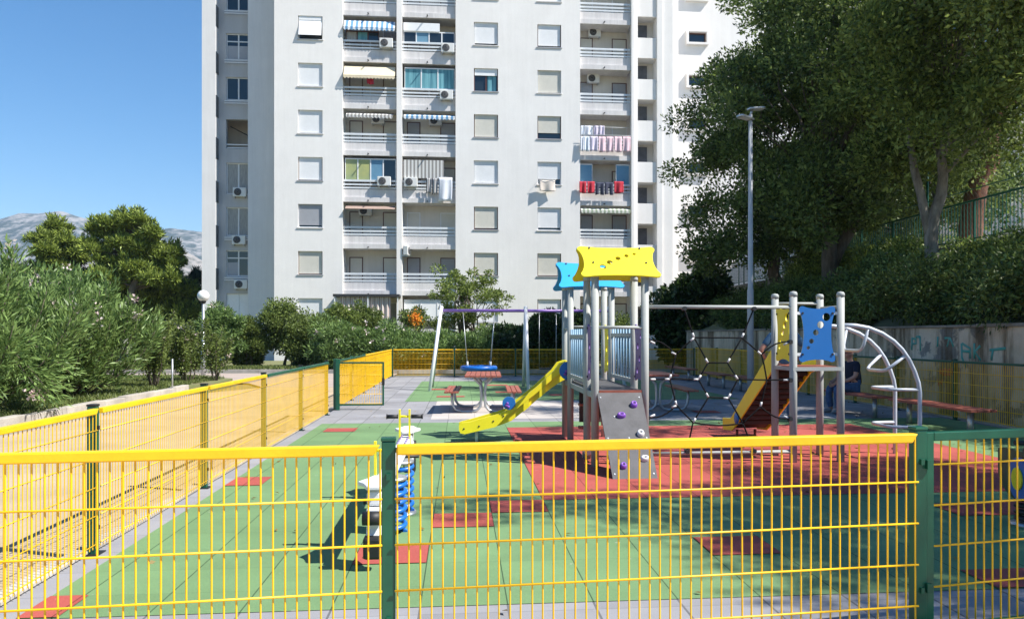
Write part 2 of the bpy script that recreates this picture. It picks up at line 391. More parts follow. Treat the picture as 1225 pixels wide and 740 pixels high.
# ---------------------------------------------------------------- hillside right of the playground
b = MB()
xs = [9.93, 10.3, 11, 12, 13, 13.4]; zs = [1.62, 1.75, 2.15, 2.8, 3.35, 3.5]
ys = np.linspace(0, 46, 40)
vs = []; fs = []
for j, y in enumerate(ys):
    for i, x in enumerate(xs):
        vs.append((x, y, zs[i]+.12*math.sin(y*1.3+i*2)*(i not in (0,))))
for j in range(len(ys)-1):
    for i in range(len(xs)-1):
        k = j*len(xs)+i; fs.append((k, k+1, k+1+len(xs), k+len(xs)))
b.add(vs, fs, True)
b.build('hillside', mt['earth'])['kind'] = 'structure'
sheet('terrace', 13.35, -10, 90, 120, 3.93, mt['concrete'])
# stained retaining wall with graffiti
wl = MB(); wl.box(9.6, 2.5, -.08, 9.95, 33.5, 1.70)
wall = wl.build('graffiti_wall', None)
wm = bpy.data.materials.new('peeling_wall'); wm.use_nodes = True
nt = wm.node_tree; N = nt.nodes; Lk = nt.links; p = N['Principled BSDF']; p.inputs['Roughness'].default_value = .95; p.inputs['Specular IOR Level'].default_value = .15
g = N.new('ShaderNodeNewGeometry')
def wn_(scale, st, det=8, ro=.7):
    mp = N.new('ShaderNodeMapping'); mp.inputs['Scale'].default_value = st; Lk.new(g.outputs['Position'], mp.inputs['Vector'])
    z = N.new('ShaderNodeTexNoise'); z.inputs['Scale'].default_value = scale; z.inputs['Detail'].default_value = det; z.inputs['Roughness'].default_value = ro; Lk.new(mp.outputs[0], z.inputs['Vector']); return z.outputs['Fac']
def ramp_(fac, p0, c0, p1, c1):
    r = N.new('ShaderNodeValToRGB'); r.color_ramp.elements[0].position = p0; r.color_ramp.elements[1].position = p1
    r.color_ramp.elements[0].color = (*c0,1); r.color_ramp.elements[1].color = (*c1,1); Lk.new(fac, r.inputs['Fac']); return r.outputs['Color']
def mix_(fac, a, bb):
    x = N.new('ShaderNodeMix'); x.data_type = 'RGBA'; Lk.new(fac, x.inputs[0]); Lk.new(a, x.inputs[6]); Lk.new(bb, x.inputs[7]); return x.outputs[2]
base = ramp_(wn_(1.0,(1,1,1)), .35, (.46,.38,.27), .65, (.68,.58,.45))
moss = ramp_(wn_(2.0,(1,1,1)), .3, (.07,.05,.03), .7, (.16,.11,.06))
drip = ramp_(wn_(1.3,(1,1.6,.16)), .46, (0,0,0), .60, (.9,.9,.9))
peel = ramp_(wn_(1.1,(1,.8,.9)), .56, (0,0,0), .60, (1,1,1))
grey = ramp_(wn_(3,(1,1,1)), .3, (.17,.16,.14), .7, (.30,.28,.25))
Lk.new(mix_(drip, mix_(peel, base, grey), moss), p.inputs['Base Color'])
bp = N.new('ShaderNodeBump'); bp.inputs['Strength'].default_value = .6; bp.inputs['Distance'].default_value = .03
Lk.new(wn_(9,(1,1,1)), bp.inputs['Height']); Lk.new(bp.outputs['Normal'], p.inputs['Normal'])
wall.data.materials.clear(); wall.data.materials.append(wm)
tag(wall, 'long stained concrete wall with turquoise and red graffiti below the dark hedge', 'wall')
cap = MB()
for i in range(16): cap.box(9.56, 2.5+i*1.94, 1.702, 9.99, 2.5+i*1.94+1.93, 1.76+.01*math.sin(i*1.7))
cap.build('coping', mt['old_concrete'], wall, bevel=.01)
def strokes(name, lines, r, mat):
    b = MB()
    for ln in lines:
        pts = [on_x(px, py, 9.592) for px, py in ln]
        b.tube(pts, r, seg=6)
    vs = [(9.5985-(9.592+r-v[0])*.08 if True else v[0], v[1], v[2]) for v in b.v]
    b.v = vs
    return b.build(name, mat, wall)
turq = M('turquoise_spray', (.05,.34,.28), .7, col2=(.14,.36,.30), scale=9)
redsp = M('red_spray', (.55,.04,.03), .7, col2=(.45,.08,.06), scale=9)
def S(x0, y0, k=4.933, ox=1000, oy=380): return lambda *a: [(ox+x/k, oy+y/k) for x, y in a]
s = S(0,0)
strokes('graffiti_lettering', [s((448,118),(446,190)), s((446,120),(470,125),(472,150),(450,155)), s((495,110),(497,195)), s((497,112),(470,112)),
   s((600,110),(598,170)), s((640,120),(668,118),(655,170)), s((740,150),(742,235),(765,290)), s((742,150),(790,180),(790,240)), s((742,195),(790,200)),
   s((815,150),(815,240)), s((850,165),(818,200),(852,250)), s((905,190),(1000,180)), s((925,190),(915,250)), s((672,118),(692,170))], .030, turq)
strokes('graffiti_lettering', [s((618,300),(612,325),(632,326)), s((632,300),(631,342)), s((640,300),(652,308),(641,335),(655,336)), s((662,305),(660,335),(672,337),(674,305),(662,305)),
   s((685,296),(686,338)), s((600,362),(606,400),(614,375),(621,388),(628,362))], .026, redsp)
# ---------------------------------------------------------------- upper retaining wall, railing and tall mesh fence on the terrace edge
uw = MB(); uw.box(13.38, -5, 3.0, 13.66, 46, 3.99)
tag(uw.build('terrace_wall', mt['old_concrete']), 'upper beige concrete wall on the slope under the green railing', 'wall')
ra = empty('terrace_railing', (13.5, 20, 3.99), label='dark green bar railing along the terrace edge above the slope', cat='railing')
tr = MB(); tr.tube([(0,-20,1.12),(0,24,1.12)], .03, 8); tr.tube([(0,-20,.12),(0,24,.12)], .02, 8)
tr.build('handrail', mt['green'], ra)
bars = MB()
y = -20
while y < 24: bars.box(-.009, y-.009, .12, .009, y+.009, 1.1); y += .14
bars.build('baluster', mt['green'], ra)['kind'] = 'stuff'
for i in range(23):
    MB().box(-.025, -20+i*2-.025, 0, .025, -20+i*2+.025, 1.12).build('post', mt['green'], ra)
mf = empty('mesh_fence', (13.9, 20, 3.93), label='tall green chain link fence standing behind the terrace railing', cat='fence')
for i in range(9): MB().tube([(0,-18+i*5.2,0),(0,-18+i*5.2,3.3)], .035, 8).build('post', mt['green'], mf)
wr = MB()
for i in range(2): wr.tube([(0,-18,1.6+i*1.65),(0,23.6,1.6+i*1.65)], .015, 6)
wr.build('wire', mt['green'], mf)
ms = MB()
for s_ in (1, -1):
    y = -21
    while y < 23.5:
        z0, z1 = .1, 3.2
        ms.tube([(0, y if s_ > 0 else y+3.1, z0), (0, y+3.1 if s_ > 0 else y, z1)], .0016, 3, cap=False, smooth=False); y += .16
ms.build('chain_link', mt['green'], mf)
# ---------------------------------------------------------------- mountains
def ridge(name, prof, y0, depth, seed, c1, c2, sc, nx=260, ny=44, rough=.10, zmid=300, zk=.0006):
    r = np.random.default_rng(seed)
    px = np.linspace(prof[0][0], prof[-1][0], nx)
    top = np.interp(px, [p_[0] for p_ in prof], [p_[1] for p_ in prof])
    vs = np.zeros((ny, nx, 3))
    def fbm(x, y):
        s_ = 0
        for k in range(7):
            f = 2.0**k; ph = r.uniform(0, 6, 4)
            s_ = s_+np.abs(np.sin(x*f*.9+ph[0]+1.3*np.sin(y*f*.7+ph[1])))*np.cos(y*f*.8+ph[2]+1.1*np.sin(x*f+ph[3]))/f
        return s_
    u = np.linspace(0, 1, ny)
    for i, x in enumerate(px):
        pt = on_y(x, top[i], y0)
        vs[:, i, 0] = pt.x*(1+.0*u); vs[:, i, 1] = y0+depth*(u-.75)
        prf = np.where(u < .75, (u/.75)**1.25, 1-(u-.75)/.25)
        vs[:, i, 2] = -20+(pt.z+20)*prf
    nz = fbm(vs[:,:,0]/y0*9, vs[:,:,1]/depth*5)
    env = np.minimum(u/.2, 1)[:, None]
    vs[:,:,2] += nz*rough*vs[:,:,2].max()*.5*env*(1-.75*np.exp(-((u-.75)/.06)**2))[:, None]
    idx = np.arange(ny*nx).reshape(ny, nx)
    F = np.stack([idx[:-1,:-1], idx[:-1,1:], idx[1:,1:], idx[1:,:-1]], -1).reshape(-1, 4)
    m = bpy.data.materials.new(name+'_rock'); m.use_nodes = True; nt = m.node_tree; N = nt.nodes; Lk = nt.links
    p = N['Principled BSDF']; p.inputs['Roughness'].default_value = .95; p.inputs['Specular IOR Level'].default_value = .1
    g = N.new('ShaderNodeNewGeometry'); sp = N.new('ShaderNodeSeparateXYZ'); Lk.new(g.outputs['Position'], sp.inputs[0])
    n1 = N.new('ShaderNodeTexNoise'); n1.inputs['Scale'].default_value = sc; n1.inputs['Detail'].default_value = 12; n1.inputs['Roughness'].default_value = .72; Lk.new(g.outputs['Position'], n1.inputs['Vector'])
    n2 = N.new('ShaderNodeTexNoise'); n2.inputs['Scale'].default_value = sc*.14; n2.inputs['Detail'].default_value = 6; Lk.new(g.outputs['Position'], n2.inputs['Vector'])
    hgt = math_node(nt, 'MULTIPLY', math_node(nt, 'SUBTRACT', sp.outputs['Z'], zmid), zk)       # bare limestone above, scrub below
    f = math_node(nt, 'ADD', math_node(nt, 'ADD', math_node(nt, 'MULTIPLY', n1.outputs['Fac'], 1.15), math_node(nt, 'MULTIPLY', n2.outputs['Fac'], .5)), hgt)
    rp = N.new('ShaderNodeValToRGB'); e = rp.color_ramp.elements; e[0].position = .80; e[0].color = (*c2, 1); e[1].position = 1.04; e[1].color = (*c1, 1)
    Lk.new(f, rp.inputs['Fac']); Lk.new(rp.outputs['Color'], p.inputs['Base Color'])
    o = np_mesh(name, vs.reshape(-1,3), F, m); o['kind'] = 'structure'
    o.data.polygons.foreach_set('use_smooth', [True]*len(o.data.polygons))
    return o
ridge('mountain', [(-700,300),(-400,272),(-200,268),(-60,262),(0,262),(25,255),(45,256),(75,253),(95,260),(110,264),(150,272),(185,276),(205,273),(225,276),(260,280),(420,300),(700,330)], 3000, 1500, 3, (.33,.31,.29), (.045,.058,.045), .028)
ridge('hills', [(-700,345),(-300,330),(-60,318),(40,312),(95,304),(120,307),(160,318),(185,312),(205,302),(222,299),(245,312),(330,345),(600,375)], 1500, 700, 9, (.30,.275,.25), (.10,.10,.08), .045, rough=.06, zmid=80, zk=.001)
# ================================================================= apartment tower
Y0 = 49.2; FH = 2.82; WT0 = 20.7
mt['plaster'] = wall_mat('white_plaster', (.82,.80,.775), (.74,.72,.695), streak=.4)
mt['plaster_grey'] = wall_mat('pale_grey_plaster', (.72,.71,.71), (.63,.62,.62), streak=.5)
mt['plaster_recess_shade'] = wall_mat('shaded_recess_plaster', (.50,.505,.52), (.43,.435,.45), streak=.5)  # darker grey: the shade of the deep recess is put into the plaster colour
mt['loggia'] = wall_mat('beige_plaster', (.70,.66,.60), (.60,.56,.50), streak=.4)
mt['parapet'] = wall_mat('grey_parapet_concrete', (.70,.68,.67), (.55,.53,.53), streak=.7, scale=.9)
mt['shut_white'] = M('white_shutter', (.80,.81,.82), .5, var=.03)
mt['shut_beige'] = M('beige_shutter', (.64,.62,.55), .55, var=.04)
mt['shut_grey'] = M('grey_shutter', (.36,.37,.40), .5, var=.04)
mt['frame_brown'] = M('brown_frame', (.10,.035,.025), .5)
mt['curtain_teal'] = M('teal_curtain', (.20,.46,.52), .9, col2=(.04,.17,.23), scale=5, stretch=(1.6,1,.06))
mt['curtain_white'] = M('net_curtain', (.45,.45,.43), .9, col2=(.22,.23,.23), scale=7, stretch=(6,1,.3))
mt['pane_green'] = M('yellow_green_blind', (.40,.42,.16), .5, col2=(.26,.33,.18), scale=1.2)
mt['pane_blue'] = M('bluish_pane', (.10,.22,.34), .12, spec=.7, col2=(.16,.30,.40), scale=.7)
mt['awn_cream'] = M('cream_canvas', (.70,.60,.43), .85, var=.04)
mt['awn_brown'] = M('brown_canvas', (.32,.23,.19), .85, var=.1)
mt['awn_blue'] = stripe_mat('blue_white_canvas', (.70,.72,.74), (.12,.28,.48), .30)
mt['awn_grey'] = stripe_mat('grey_white_canvas', (.62,.62,.60), (.26,.25,.24), .22)
mt['awn_green'] = stripe_mat('green_white_canvas', (.66,.66,.60), (.30,.36,.26), .26)
mt['stair_shade'] = M('stair_shade_dark', (.10,.10,.11), .6, var=.3, scale=2); mt['rail_grey'] = M('pale_grey_rail_paint', (.64,.67,.70), .45, var=.05)
tower = empty('apartment_tower', (0, Y0, 0), label='tall white apartment tower with stacked balconies and shuttered windows behind the playground', cat='building')
def tb(b, name, mat, parent=None, bevel=0):
    """builder given in world coordinates -> child of the tower"""
    return b.build(name, mat, parent or tower, bevel, Matrix.Translation((0, -Y0, 0)))
def fx(px, y=Y0): return on_y(px, 200, y).x
ZTOP = 27.5
def wall_open(b, x0, x1, z0, z1, y, ops, depth):
    xs = sorted({x0, x1, *[v for o in ops for v in o[:2]]}); zs = sorted({z0, z1, *[v for o in ops for v in o[2:4]]})
    for i in range(len(xs)-1):
        for j in range(len(zs)-1):
            xm, zm = (xs[i]+xs[i+1])/2, (zs[j]+zs[j+1])/2
            if any(o[0] < xm < o[1] and o[2] < zm < o[3] for o in ops): continue
            b.quad((xs[i],y,zs[j]),(xs[i+1],y,zs[j]),(xs[i+1],y,zs[j+1]),(xs[i],y,zs[j+1]))
    for a, c, d, e in ops:
        b.quad((a,y,d),(a,y+depth,d),(a,y+depth,e),(a,y,e)); b.quad((c,y,d),(c,y,e),(c,y+depth,e),(c,y+depth,d))
        b.quad((a,y,d),(c,y,d),(c,y+depth,d),(a,y+depth,d)); b.quad((a,y,e),(a,y+depth,e),(c,y+depth,e),(c,y,e))
floors = list(range(-2, 8))
def WT(k): return WT0-FH*k
XW = [(fx(356.5), fx(385.8)), (fx(567), fx(595.8)), (fx(643), fx(671.3))]
SEC = [(fx(328), fx(410)), (fx(545), fx(694))]
BAY = [(fx(410), fx(474.5)), (fx(481), fx(545)), (fx(694), fx(755.5))]
wins = []
for c, (a, d) in enumerate(XW):
    for k in floors:
        if WT(k)-1.4 > .5: wins.append((a, d, WT(k)-1.4, WT(k), c, k))
wl = MB()
for (x0, x1) in SEC:
    ops = [(w[0], w[1], w[2], w[3]) for w in wins if x0 < w[0] < x1]
    wall_open(wl, x0, x1, 0, ZTOP, Y0, ops, .22)
    wl.quad((x0,Y0,0),(x0,Y0,ZTOP),(x0,Y0+1.6,ZTOP),(x0,Y0+1.6,0)); wl.quad((x1,Y0,0),(x1,Y0+1.6,0),(x1,Y0+1.6,ZTOP),(x1,Y0,ZTOP))
    wl.quad((x0,Y0,ZTOP),(x1,Y0,ZTOP),(x1,Y0+1.6,ZTOP),(x0,Y0+1.6,ZTOP))
# pillars between / beside the balcony bays
wl.box(fx(474.5)+.002, Y0-.06, 0, fx(481)-.002, Y0+1.6, ZTOP)
# right of bay C: slim strip and the stair shaft front with square openings
st = []
for k in range(-1, 8):
    zt = on_y(775, 20.3, Y0+.4).z-2.60*k
    if zt-1.35 > .4: st.append((fx(763, Y0+.4), fx(785.5, Y0+.4), zt-1.33, zt))
wall_open(wl, fx(755.5), fx(790)+.9, 0, ZTOP, Y0+.4, st, 1.5)
wl.box(fx(755.5)+.002, Y0+.02, 0, fx(758.5), Y0+.398, ZTOP)
wl.box(fx(787.5), Y0+.28, 0, fx(790)+.2, Y0+.398, ZTOP)
tb(wl, 'wall', mt['plaster'])
body = MB(); body.box(fx(328)+.01, Y0+1.62, 0, fx(790)+.88, Y0+15, ZTOP-.01)
tb(body, 'rear_block', mt['plaster'])
sb = MB(); sb.box(fx(762, Y0+.4)-.05, Y0+1.45, 0, fx(787, Y0+.4), Y0+1.615, ZTOP-.02)
tb(sb, 'stair_wall', mt['loggia'])
for i, o in enumerate(st):
    d = MB(); d.box(o[0]+.05, Y0+1.40, o[2]-.3, o[0]+.82, Y0+1.447, o[3]-.16)
    tb(d, 'stair_shade_panel', mt['stair_shade'])  # dark panel standing in for the shade on the left of each opening
# left recessed part (in the shade of the white front)
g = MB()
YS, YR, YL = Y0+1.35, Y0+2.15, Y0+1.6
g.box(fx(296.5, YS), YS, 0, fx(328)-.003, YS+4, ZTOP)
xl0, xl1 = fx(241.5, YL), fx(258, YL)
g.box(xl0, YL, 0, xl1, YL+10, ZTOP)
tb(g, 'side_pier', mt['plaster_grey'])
lw = [(-1,-15.5,12.5),(0,40.5,71),(1,92.7,119.5),(2,143,178),(3,195,232),(4,248,282),(5,299.5,330),(6,351,385)]
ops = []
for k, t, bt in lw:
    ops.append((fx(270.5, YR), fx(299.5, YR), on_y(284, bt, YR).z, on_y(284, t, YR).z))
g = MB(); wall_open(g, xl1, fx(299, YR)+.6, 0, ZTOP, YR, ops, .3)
tb(g, 'recessed_wall', mt['plaster_recess_shade'])
g = MB(); g.box(xl1+.01, YR+2.0, 0, fx(328), YR+12, ZTOP-.01); tb(g, 'rear_block', mt['loggia'])
for i, (k, t, bt) in enumerate(lw):
    a, c, d, e = ops[i]
    fm = MB(); y = YR+.10
    if k == 2:       # open loggia with rail and clothes airer arm
        fm.box(a, y, d+.25, c, y+.04, d+.31); fm.box(a, y, d+.05, c, y+.04, d+.11)
        f2 = MB(); f2.tube([(a+.15,y+.3,e-.35),(a+1.1,y+1.0,e-.75)], .03, 6); tb(f2, 'airer_arm', mt['ac_dark'])
        for q in (.25, .05):
            fm = MB(); fm.box(a, y, d+q, c, y+.04, d+q+.06); tb(fm, 'railing', mt['white_paint'])
        continue
    w_ = .055
    fm.box(a, y, d, a+w_, y+.06, e); fm.box(c-w_, y, d, c, y+.06, e); fm.box(a+w_, y, e-w_, c-w_, y+.06, e); fm.box(a+w_, y, d, c-w_, y+.06, d+w_)
    m_ = (a+c)/2
    fm.box(m_-.04, y-.005, d+w_, m_+.04, y+.055, e-w_)
    if k in (0, 5): fm.box(a+w_, y+.003, e-.5, c-w_, y+.057, e-.43)
    f = tb(fm, 'window', mt['white_paint'])
    gl = MB(); gl.box(a+w_, y+.03, d+w_, c-w_, y+.04, e-w_)
    tb(gl, 'pane', mt['curtain_white'] if k in (3, 4) else (mt['shut_white'] if k == 6 else mt['glass']), f)
    if k in (0, 5):
        s_ = MB(); s_.box(a+w_+.02, y+.005, d+w_+.02, (m_-.05 if k == 5 else c-w_-.02), y+.025, d+.85); tb(s_, 'blind', mt['shut_grey'], f)
    if k in (-1, 0, 1, 4, 5):
        s_ = MB()
        for q in (.10, .24): s_.box(a-.05, y-.30, d-.05-q, c, y-.27, d-.0-q)
        tb(s_, 'railing', mt['white_paint'])
for k, t, bt in lw:   # narrow dark windows on the side face of the far left pier
    s_ = MB(); s_.box(xl1+.003, YL+.02, on_y(258, t+21, YL).z-1.3, xl1+.03, YL+.5, on_y(258, t+21, YL).z)
    tb(s_, 'side_window', mt['glass'])
# ---- windows of the white fronts
special = {(0,0):'tilt', (1,1):'curtain', (2,3):'towel'}
col_shut = {(0,0):'shut_white',(0,1):'shut_white',(0,2):'shut_white',(0,3):'shut_white',(0,4):'shut_grey',(0,5):'shut_beige',
            (1,0):'shut_white',(1,2):'shut_beige',(1,3):'shut_white',(1,4):'shut_beige',(1,5):'shut_beige',
            (2,0):'shut_white',(2,1):'shut_beige',(2,2):'shut_beige',(2,3):'shut_white',(2,4):'shut_white',(2,5):'shut_beige',(2,6):'shut_white'}
brown = {(0,3),(0,5),(1,1),(1,2),(1,4),(1,5),(2,0),(2,2),(2,5),(2,6)}
gap = {(0,0):.14,(0,4):.1,(1,0):.08,(2,0):.06,(2,2):.32,(2,4):.12,(1,4):.05,(2,3):.3}
for (a, c, d, e, ci, k) in wins:
    br = (ci, k) in brown
    fm = MB(); y = Y0+.125; w_ = .05
    fm.box(a+.002, y, d+.002, a+w_, y+.1, e-.002); fm.box(c-w_, y, d+.002, c-.002, y+.1, e-.002)
    fm.box(a+w_, y, d+.002, c-w_, y+.1, d+w_)
    f = tb(fm, 'window', mt['frame_brown' if br else 'white_paint'])
    sl = MB(); sl.box(a-.06, Y0-.05, d-.06, c+.06, Y0-.003, d-.005)
    tb(sl, 'sill', mt['shut_grey' if br else 'parapet'], f)
    gl = MB(); gl.box(a+w_, Y0+.205, d+w_, c-w_, Y0+.215, e); tb(gl, 'pane', mt['glass'], f)
    kind = special.get((ci, k))
    sm = mt[col_shut.get((ci, k), 'shut_white')]
    sh = MB()
    if kind == 'curtain':
        sh.box(a+w_, Y0+.09, e-.42, c-w_, Y0+.12, e-.005)
        cu = MB(); cu.box((a+c)/2+.1, Y0+.17, d+.06, c-.12, Y0+.20, e-.42); tb(cu, 'curtain', mt['curtain_teal'], f)
        mu = MB(); mu.box((a+c)/2-.03, Y0+.14, d+w_, (a+c)/2+.04, Y0+.203, e-.42); tb(mu, 'mullion', mt['frame_brown'], f)
    elif kind == 'tilt':
        z1 = e-.25; zb = d+.2
        sh.add([(a+w_,Y0+.06,z1),(c-w_,Y0+.06,z1),(c-w_,Y0-.17,zb),(a+w_,Y0-.17,zb),(a+w_,Y0+.09,z1),(c-w_,Y0+.09,z1),(c-w_,Y0-.14,zb),(a+w_,Y0-.14,zb)],
               [(0,1,2,3),(7,6,5,4),(0,4,5,1),(1,5,6,2),(2,6,7,3),(3,7,4,0)])
        sh.box(a+w_, Y0+.04, z1+.005, c-w_, Y0+.10, e-.005)
    else:
        zz = d+w_+gap.get((ci, k), .005)
        n_s = 24; top = e-.005
        for i in range(n_s):
            p0 = zz+(top-zz)*i/n_s; p1 = zz+(top-zz)*(i+1)/n_s
            sh.box(a+w_+.002, Y0+.10, p0+.006, c-w_-.002, Y0+.123, p1)
    tb(sh, 'shutter', sm, f)
# ---- balconies
def in_bay(b, f0, f1): return b[0]+(b[1]-b[0])*f0, b[0]+(b[1]-b[0])*f1
BY = Y0+.24
for bi, bay in enumerate(BAY):
    x0, x1 = bay[0]+.004, bay[1]-.004
    bw = MB(); bw.box(x0, Y0+1.5, 0, x1, Y0+1.617, ZTOP-.03); tb(bw, 'loggia_wall', mt['loggia'])
    for k in floors:
        wt = WT(k)
        if wt-2.6 < -.3: continue
        b = MB()
        b.box(x0, BY+.02, wt-2.60, x1, Y0+1.498, wt-2.42)                        # slab
        b.box(x0, BY-.10, wt-2.62, x1, BY+.018, wt-2.33)                        # lip
        b.box(x0, BY, wt-2.328, x1, BY+.12, wt-1.84)                            # parapet
        bal = tb(b, 'balcony', mt['parapet'])
        r_ = MB()
        for q, h in ((1.80,.10),(1.60,.10),(1.38,.12)): r_.box(x0, BY-.02, wt-q, x1, BY+.03, wt-q+h)
        for q in (.02, .5, .98):
            xx = x0+(x1-x0)*q; r_.box(xx-.02, BY+.032, wt-1.838, xx+.02, BY+.06, wt-1.27)
        if k < 6: tb(r_, 'railing', mt['rail_grey'], bal)
        sp = MB(); sp.tube([(x0+(x1-x0)*.47, BY-.101, wt-2.52),(x0+(x1-x0)*.47, BY-.38, wt-2.56)], .035, 8)
        tb(sp, 'drain_spout', mt['ac_dark'], bal)
        # doors at the back
        for q0, q1, hh in ((.08,.30,2.15),(.72,.98,2.15)):
            a, c = in_bay(bay, q0, q1); d = MB()
            for i in range(26):
                p0 = wt-2.40+hh*i/26; d.box(a, Y0+1.455, p0+.006, c, Y0+1.492, p0+hh/26)
            dr = tb(d, 'door_shutter', mt['shut_beige' if (k+bi) % 3 else 'shut_grey'])
            fm = MB(); fm.box(a-.06, Y0+1.46, wt-2.41, a-.004, Y0+1.497, wt-2.4+hh+.06); fm.box(c+.004, Y0+1.46, wt-2.41, c+.06, Y0+1.497, wt-2.4+hh+.06); fm.box(a-.003, Y0+1.46, wt-2.4+hh+.004, c+.003, Y0+1.497, wt-2.4+hh+.06)
            tb(fm, 'door_frame', mt['frame_brown' if (k*2+bi) % 3 else 'white_paint'], dr)
def glaze(bi, k, q0, q1, zt, zb, n, mats, frame='white_paint', y=None):
    bay = BAY[bi]; a, c = in_bay(bay, q0, q1); wt = WT(k); y = y or BY+.05
    f = MB(); w_ = .07
    for i in range(n+1):
        xx = a+(c-a)*i/n; f.box(max(a, xx-w_/2), y, wt-zb, min(c, xx+w_/2), y+.06, wt-zt)
    f.box(a, y+.002, wt-zt, c, y+.058, wt-zt+.07); f.box(a, y+.002, wt-zb-.07, c, y+.058, wt-zb)
    fr_ = tb(f, 'balcony_glazing', mt[frame])
    for i in range(n):
        p_ = MB(); p_.box(a+(c-a)*i/n+w_/2, y+.025, wt-zb, a+(c-a)*(i+1)/n-w_/2, y+.035, wt-zt)
        tb(p_, 'pane', mt[mats[i % len(mats)]], fr_)
    return fr_
def awning(bi, k, q0, q1, zt, zb, out, mat, label=None, scallop=0):
    bay = BAY[bi]; a, c = in_bay(bay, q0, q1); wt = WT(k); b = MB(); y = BY+.02
    b.add([(a,y,wt-zt),(c,y,wt-zt),(c,y-out,wt-zb),(a,y-out,wt-zb),(a,y+.02,wt-zt-.02),(c,y+.02,wt-zt-.02),(c,y-out+.02,wt-zb-.02),(a,y-out+.02,wt-zb-.02)],
          [(0,1,2,3),(7,6,5,4),(0,4,5,1),(1,5,6,2),(2,6,7,3),(3,7,4,0)])
    if scallop:
        n = int((c-a)/.2)
        for i in range(n):
            u0, u1 = a+(c-a)*i/n, a+(c-a)*(i+1)/n; um = (u0+u1)/2
            b.add([(u0,y-out,wt-zb-.021),(u1,y-out,wt-zb-.021),(u1,y-out,wt-zb-.12),(um,y-out,wt-zb-.21),(u0,y-out,wt-zb-.12)], [(0,1,2,3,4)])
    o = tb(b, 'awning', mt[mat]); 
    if label: o['label'] = label
    return o
awning(0,0,.02,.97,.08,.62,.42,'awn_blue','blue and white striped awning',1)
glaze(0,0,.05,.66,.75,1.32,3,['curtain_white','curtain_teal','glass'],'frame_brown')
awning(0,1,.02,.97,.02,.72,.50,'awn_cream','cream canvas awning',1)
awning(0,2,.06,.93,.05,.22,.28,'awn_grey','grey striped valance',1)
glaze(0,3,.03,.98,.02,1.28,4,['pane_green','pane_green','pane_blue','glass'])
awning(0,4,.05,.97,.02,.26,.45,'awn_brown','brown rolled awning')
glaze(1,0,.02,.98,.66,1.30,4,['glass','pane_blue','glass','glass'])
b = MB(); a, c = in_bay(BAY[1],.02,.70); b.box(a, BY-.02, WT(0)-.6, c, BY+.06, WT(0)-.1); tb(b, 'awning_box', mt['shut_white'])
glaze(1,1,.04,.98,.06,1.32,3,['curtain_teal','curtain_teal','curtain_teal'])
awning(1,2,.03,.99,.05,.22,.3,'awn_blue','blue and white striped valance',1)
b = MB(); a, c = in_bay(BAY[1],.02,.78); b.box(a, BY-.12, WT(3)-1.12, c, BY-.09, WT(3)-.02); tb(b, 'striped_blind', mt['awn_grey'])
awning(2,4,.02,.98,-.05,.12,.3,'awn_green','green and white scalloped valance',1)
# open white casements of the fourth loggia on the right
for q0, q1 in ((.0,.26),(.72,.99)):
    glaze(2,3,q0,q1,.05,1.28,1,['pane_blue'],y=BY+.18)
# ground floor: dark canopy with striped curtain under bay A, white shutters in bay B
b = MB(); a, c = in_bay(BAY[0],-.12,1.08); b.box(a, Y0-1.3, WT(6)+.05, c, BY-.11, WT(6)+.2); tb(b, 'canopy', mt['ac_dark'])
mt['curtain_stripe'] = stripe_mat('pink_striped_curtain', (.62,.58,.54), (.45,.34,.32), .13)
b = MB(); a, c = in_bay(BAY[0],.0,.92)
n = 60
for i in range(n):
    u0, u1 = a+(c-a)*i/n, a+(c-a)*(i+1)/n; y0, y1 = (.05*math.sin(i*1.1), .05*math.sin((i+1)*1.1))
    b.quad((u0,Y0-1.1+y0,WT(6)-1.25),(u1,Y0-1.1+y1,WT(6)-1.25),(u1,Y0-1.1+y1,WT(6)+.04),(u0,Y0-1.1+y0,WT(6)+.04))
tb(b, 'striped_curtain', mt['curtain_stripe'])
b = MB()
for i in range(3):
    for z in range(1,4): b.box(in_bay(BAY[0],-.1,1)[0], Y0-1.25, z*.45-.05, in_bay(BAY[0],0,1.05)[1], Y0-1.2, z*.45)
for q in (-.1,.5,1.04): xx = in_bay(BAY[0],q,1)[0]; b.box(xx, Y0-1.26, 0, xx+.06, Y0-1.19, WT(6)+.05)
b.box(in_bay(BAY[1],.0,1)[0], Y0-1.25, 1.3, in_bay(BAY[1],0,1.0)[1], Y0-1.2, 1.38); b.box(in_bay(BAY[1],.0,1)[0], Y0-1.25, .8, in_bay(BAY[1],0,1.0)[1], Y0-1.2, .88)
tb(b, 'terrace_frame', mt['white_paint'])
glaze(1,6,.03,.97,.12,1.3,3,['shut_white'])
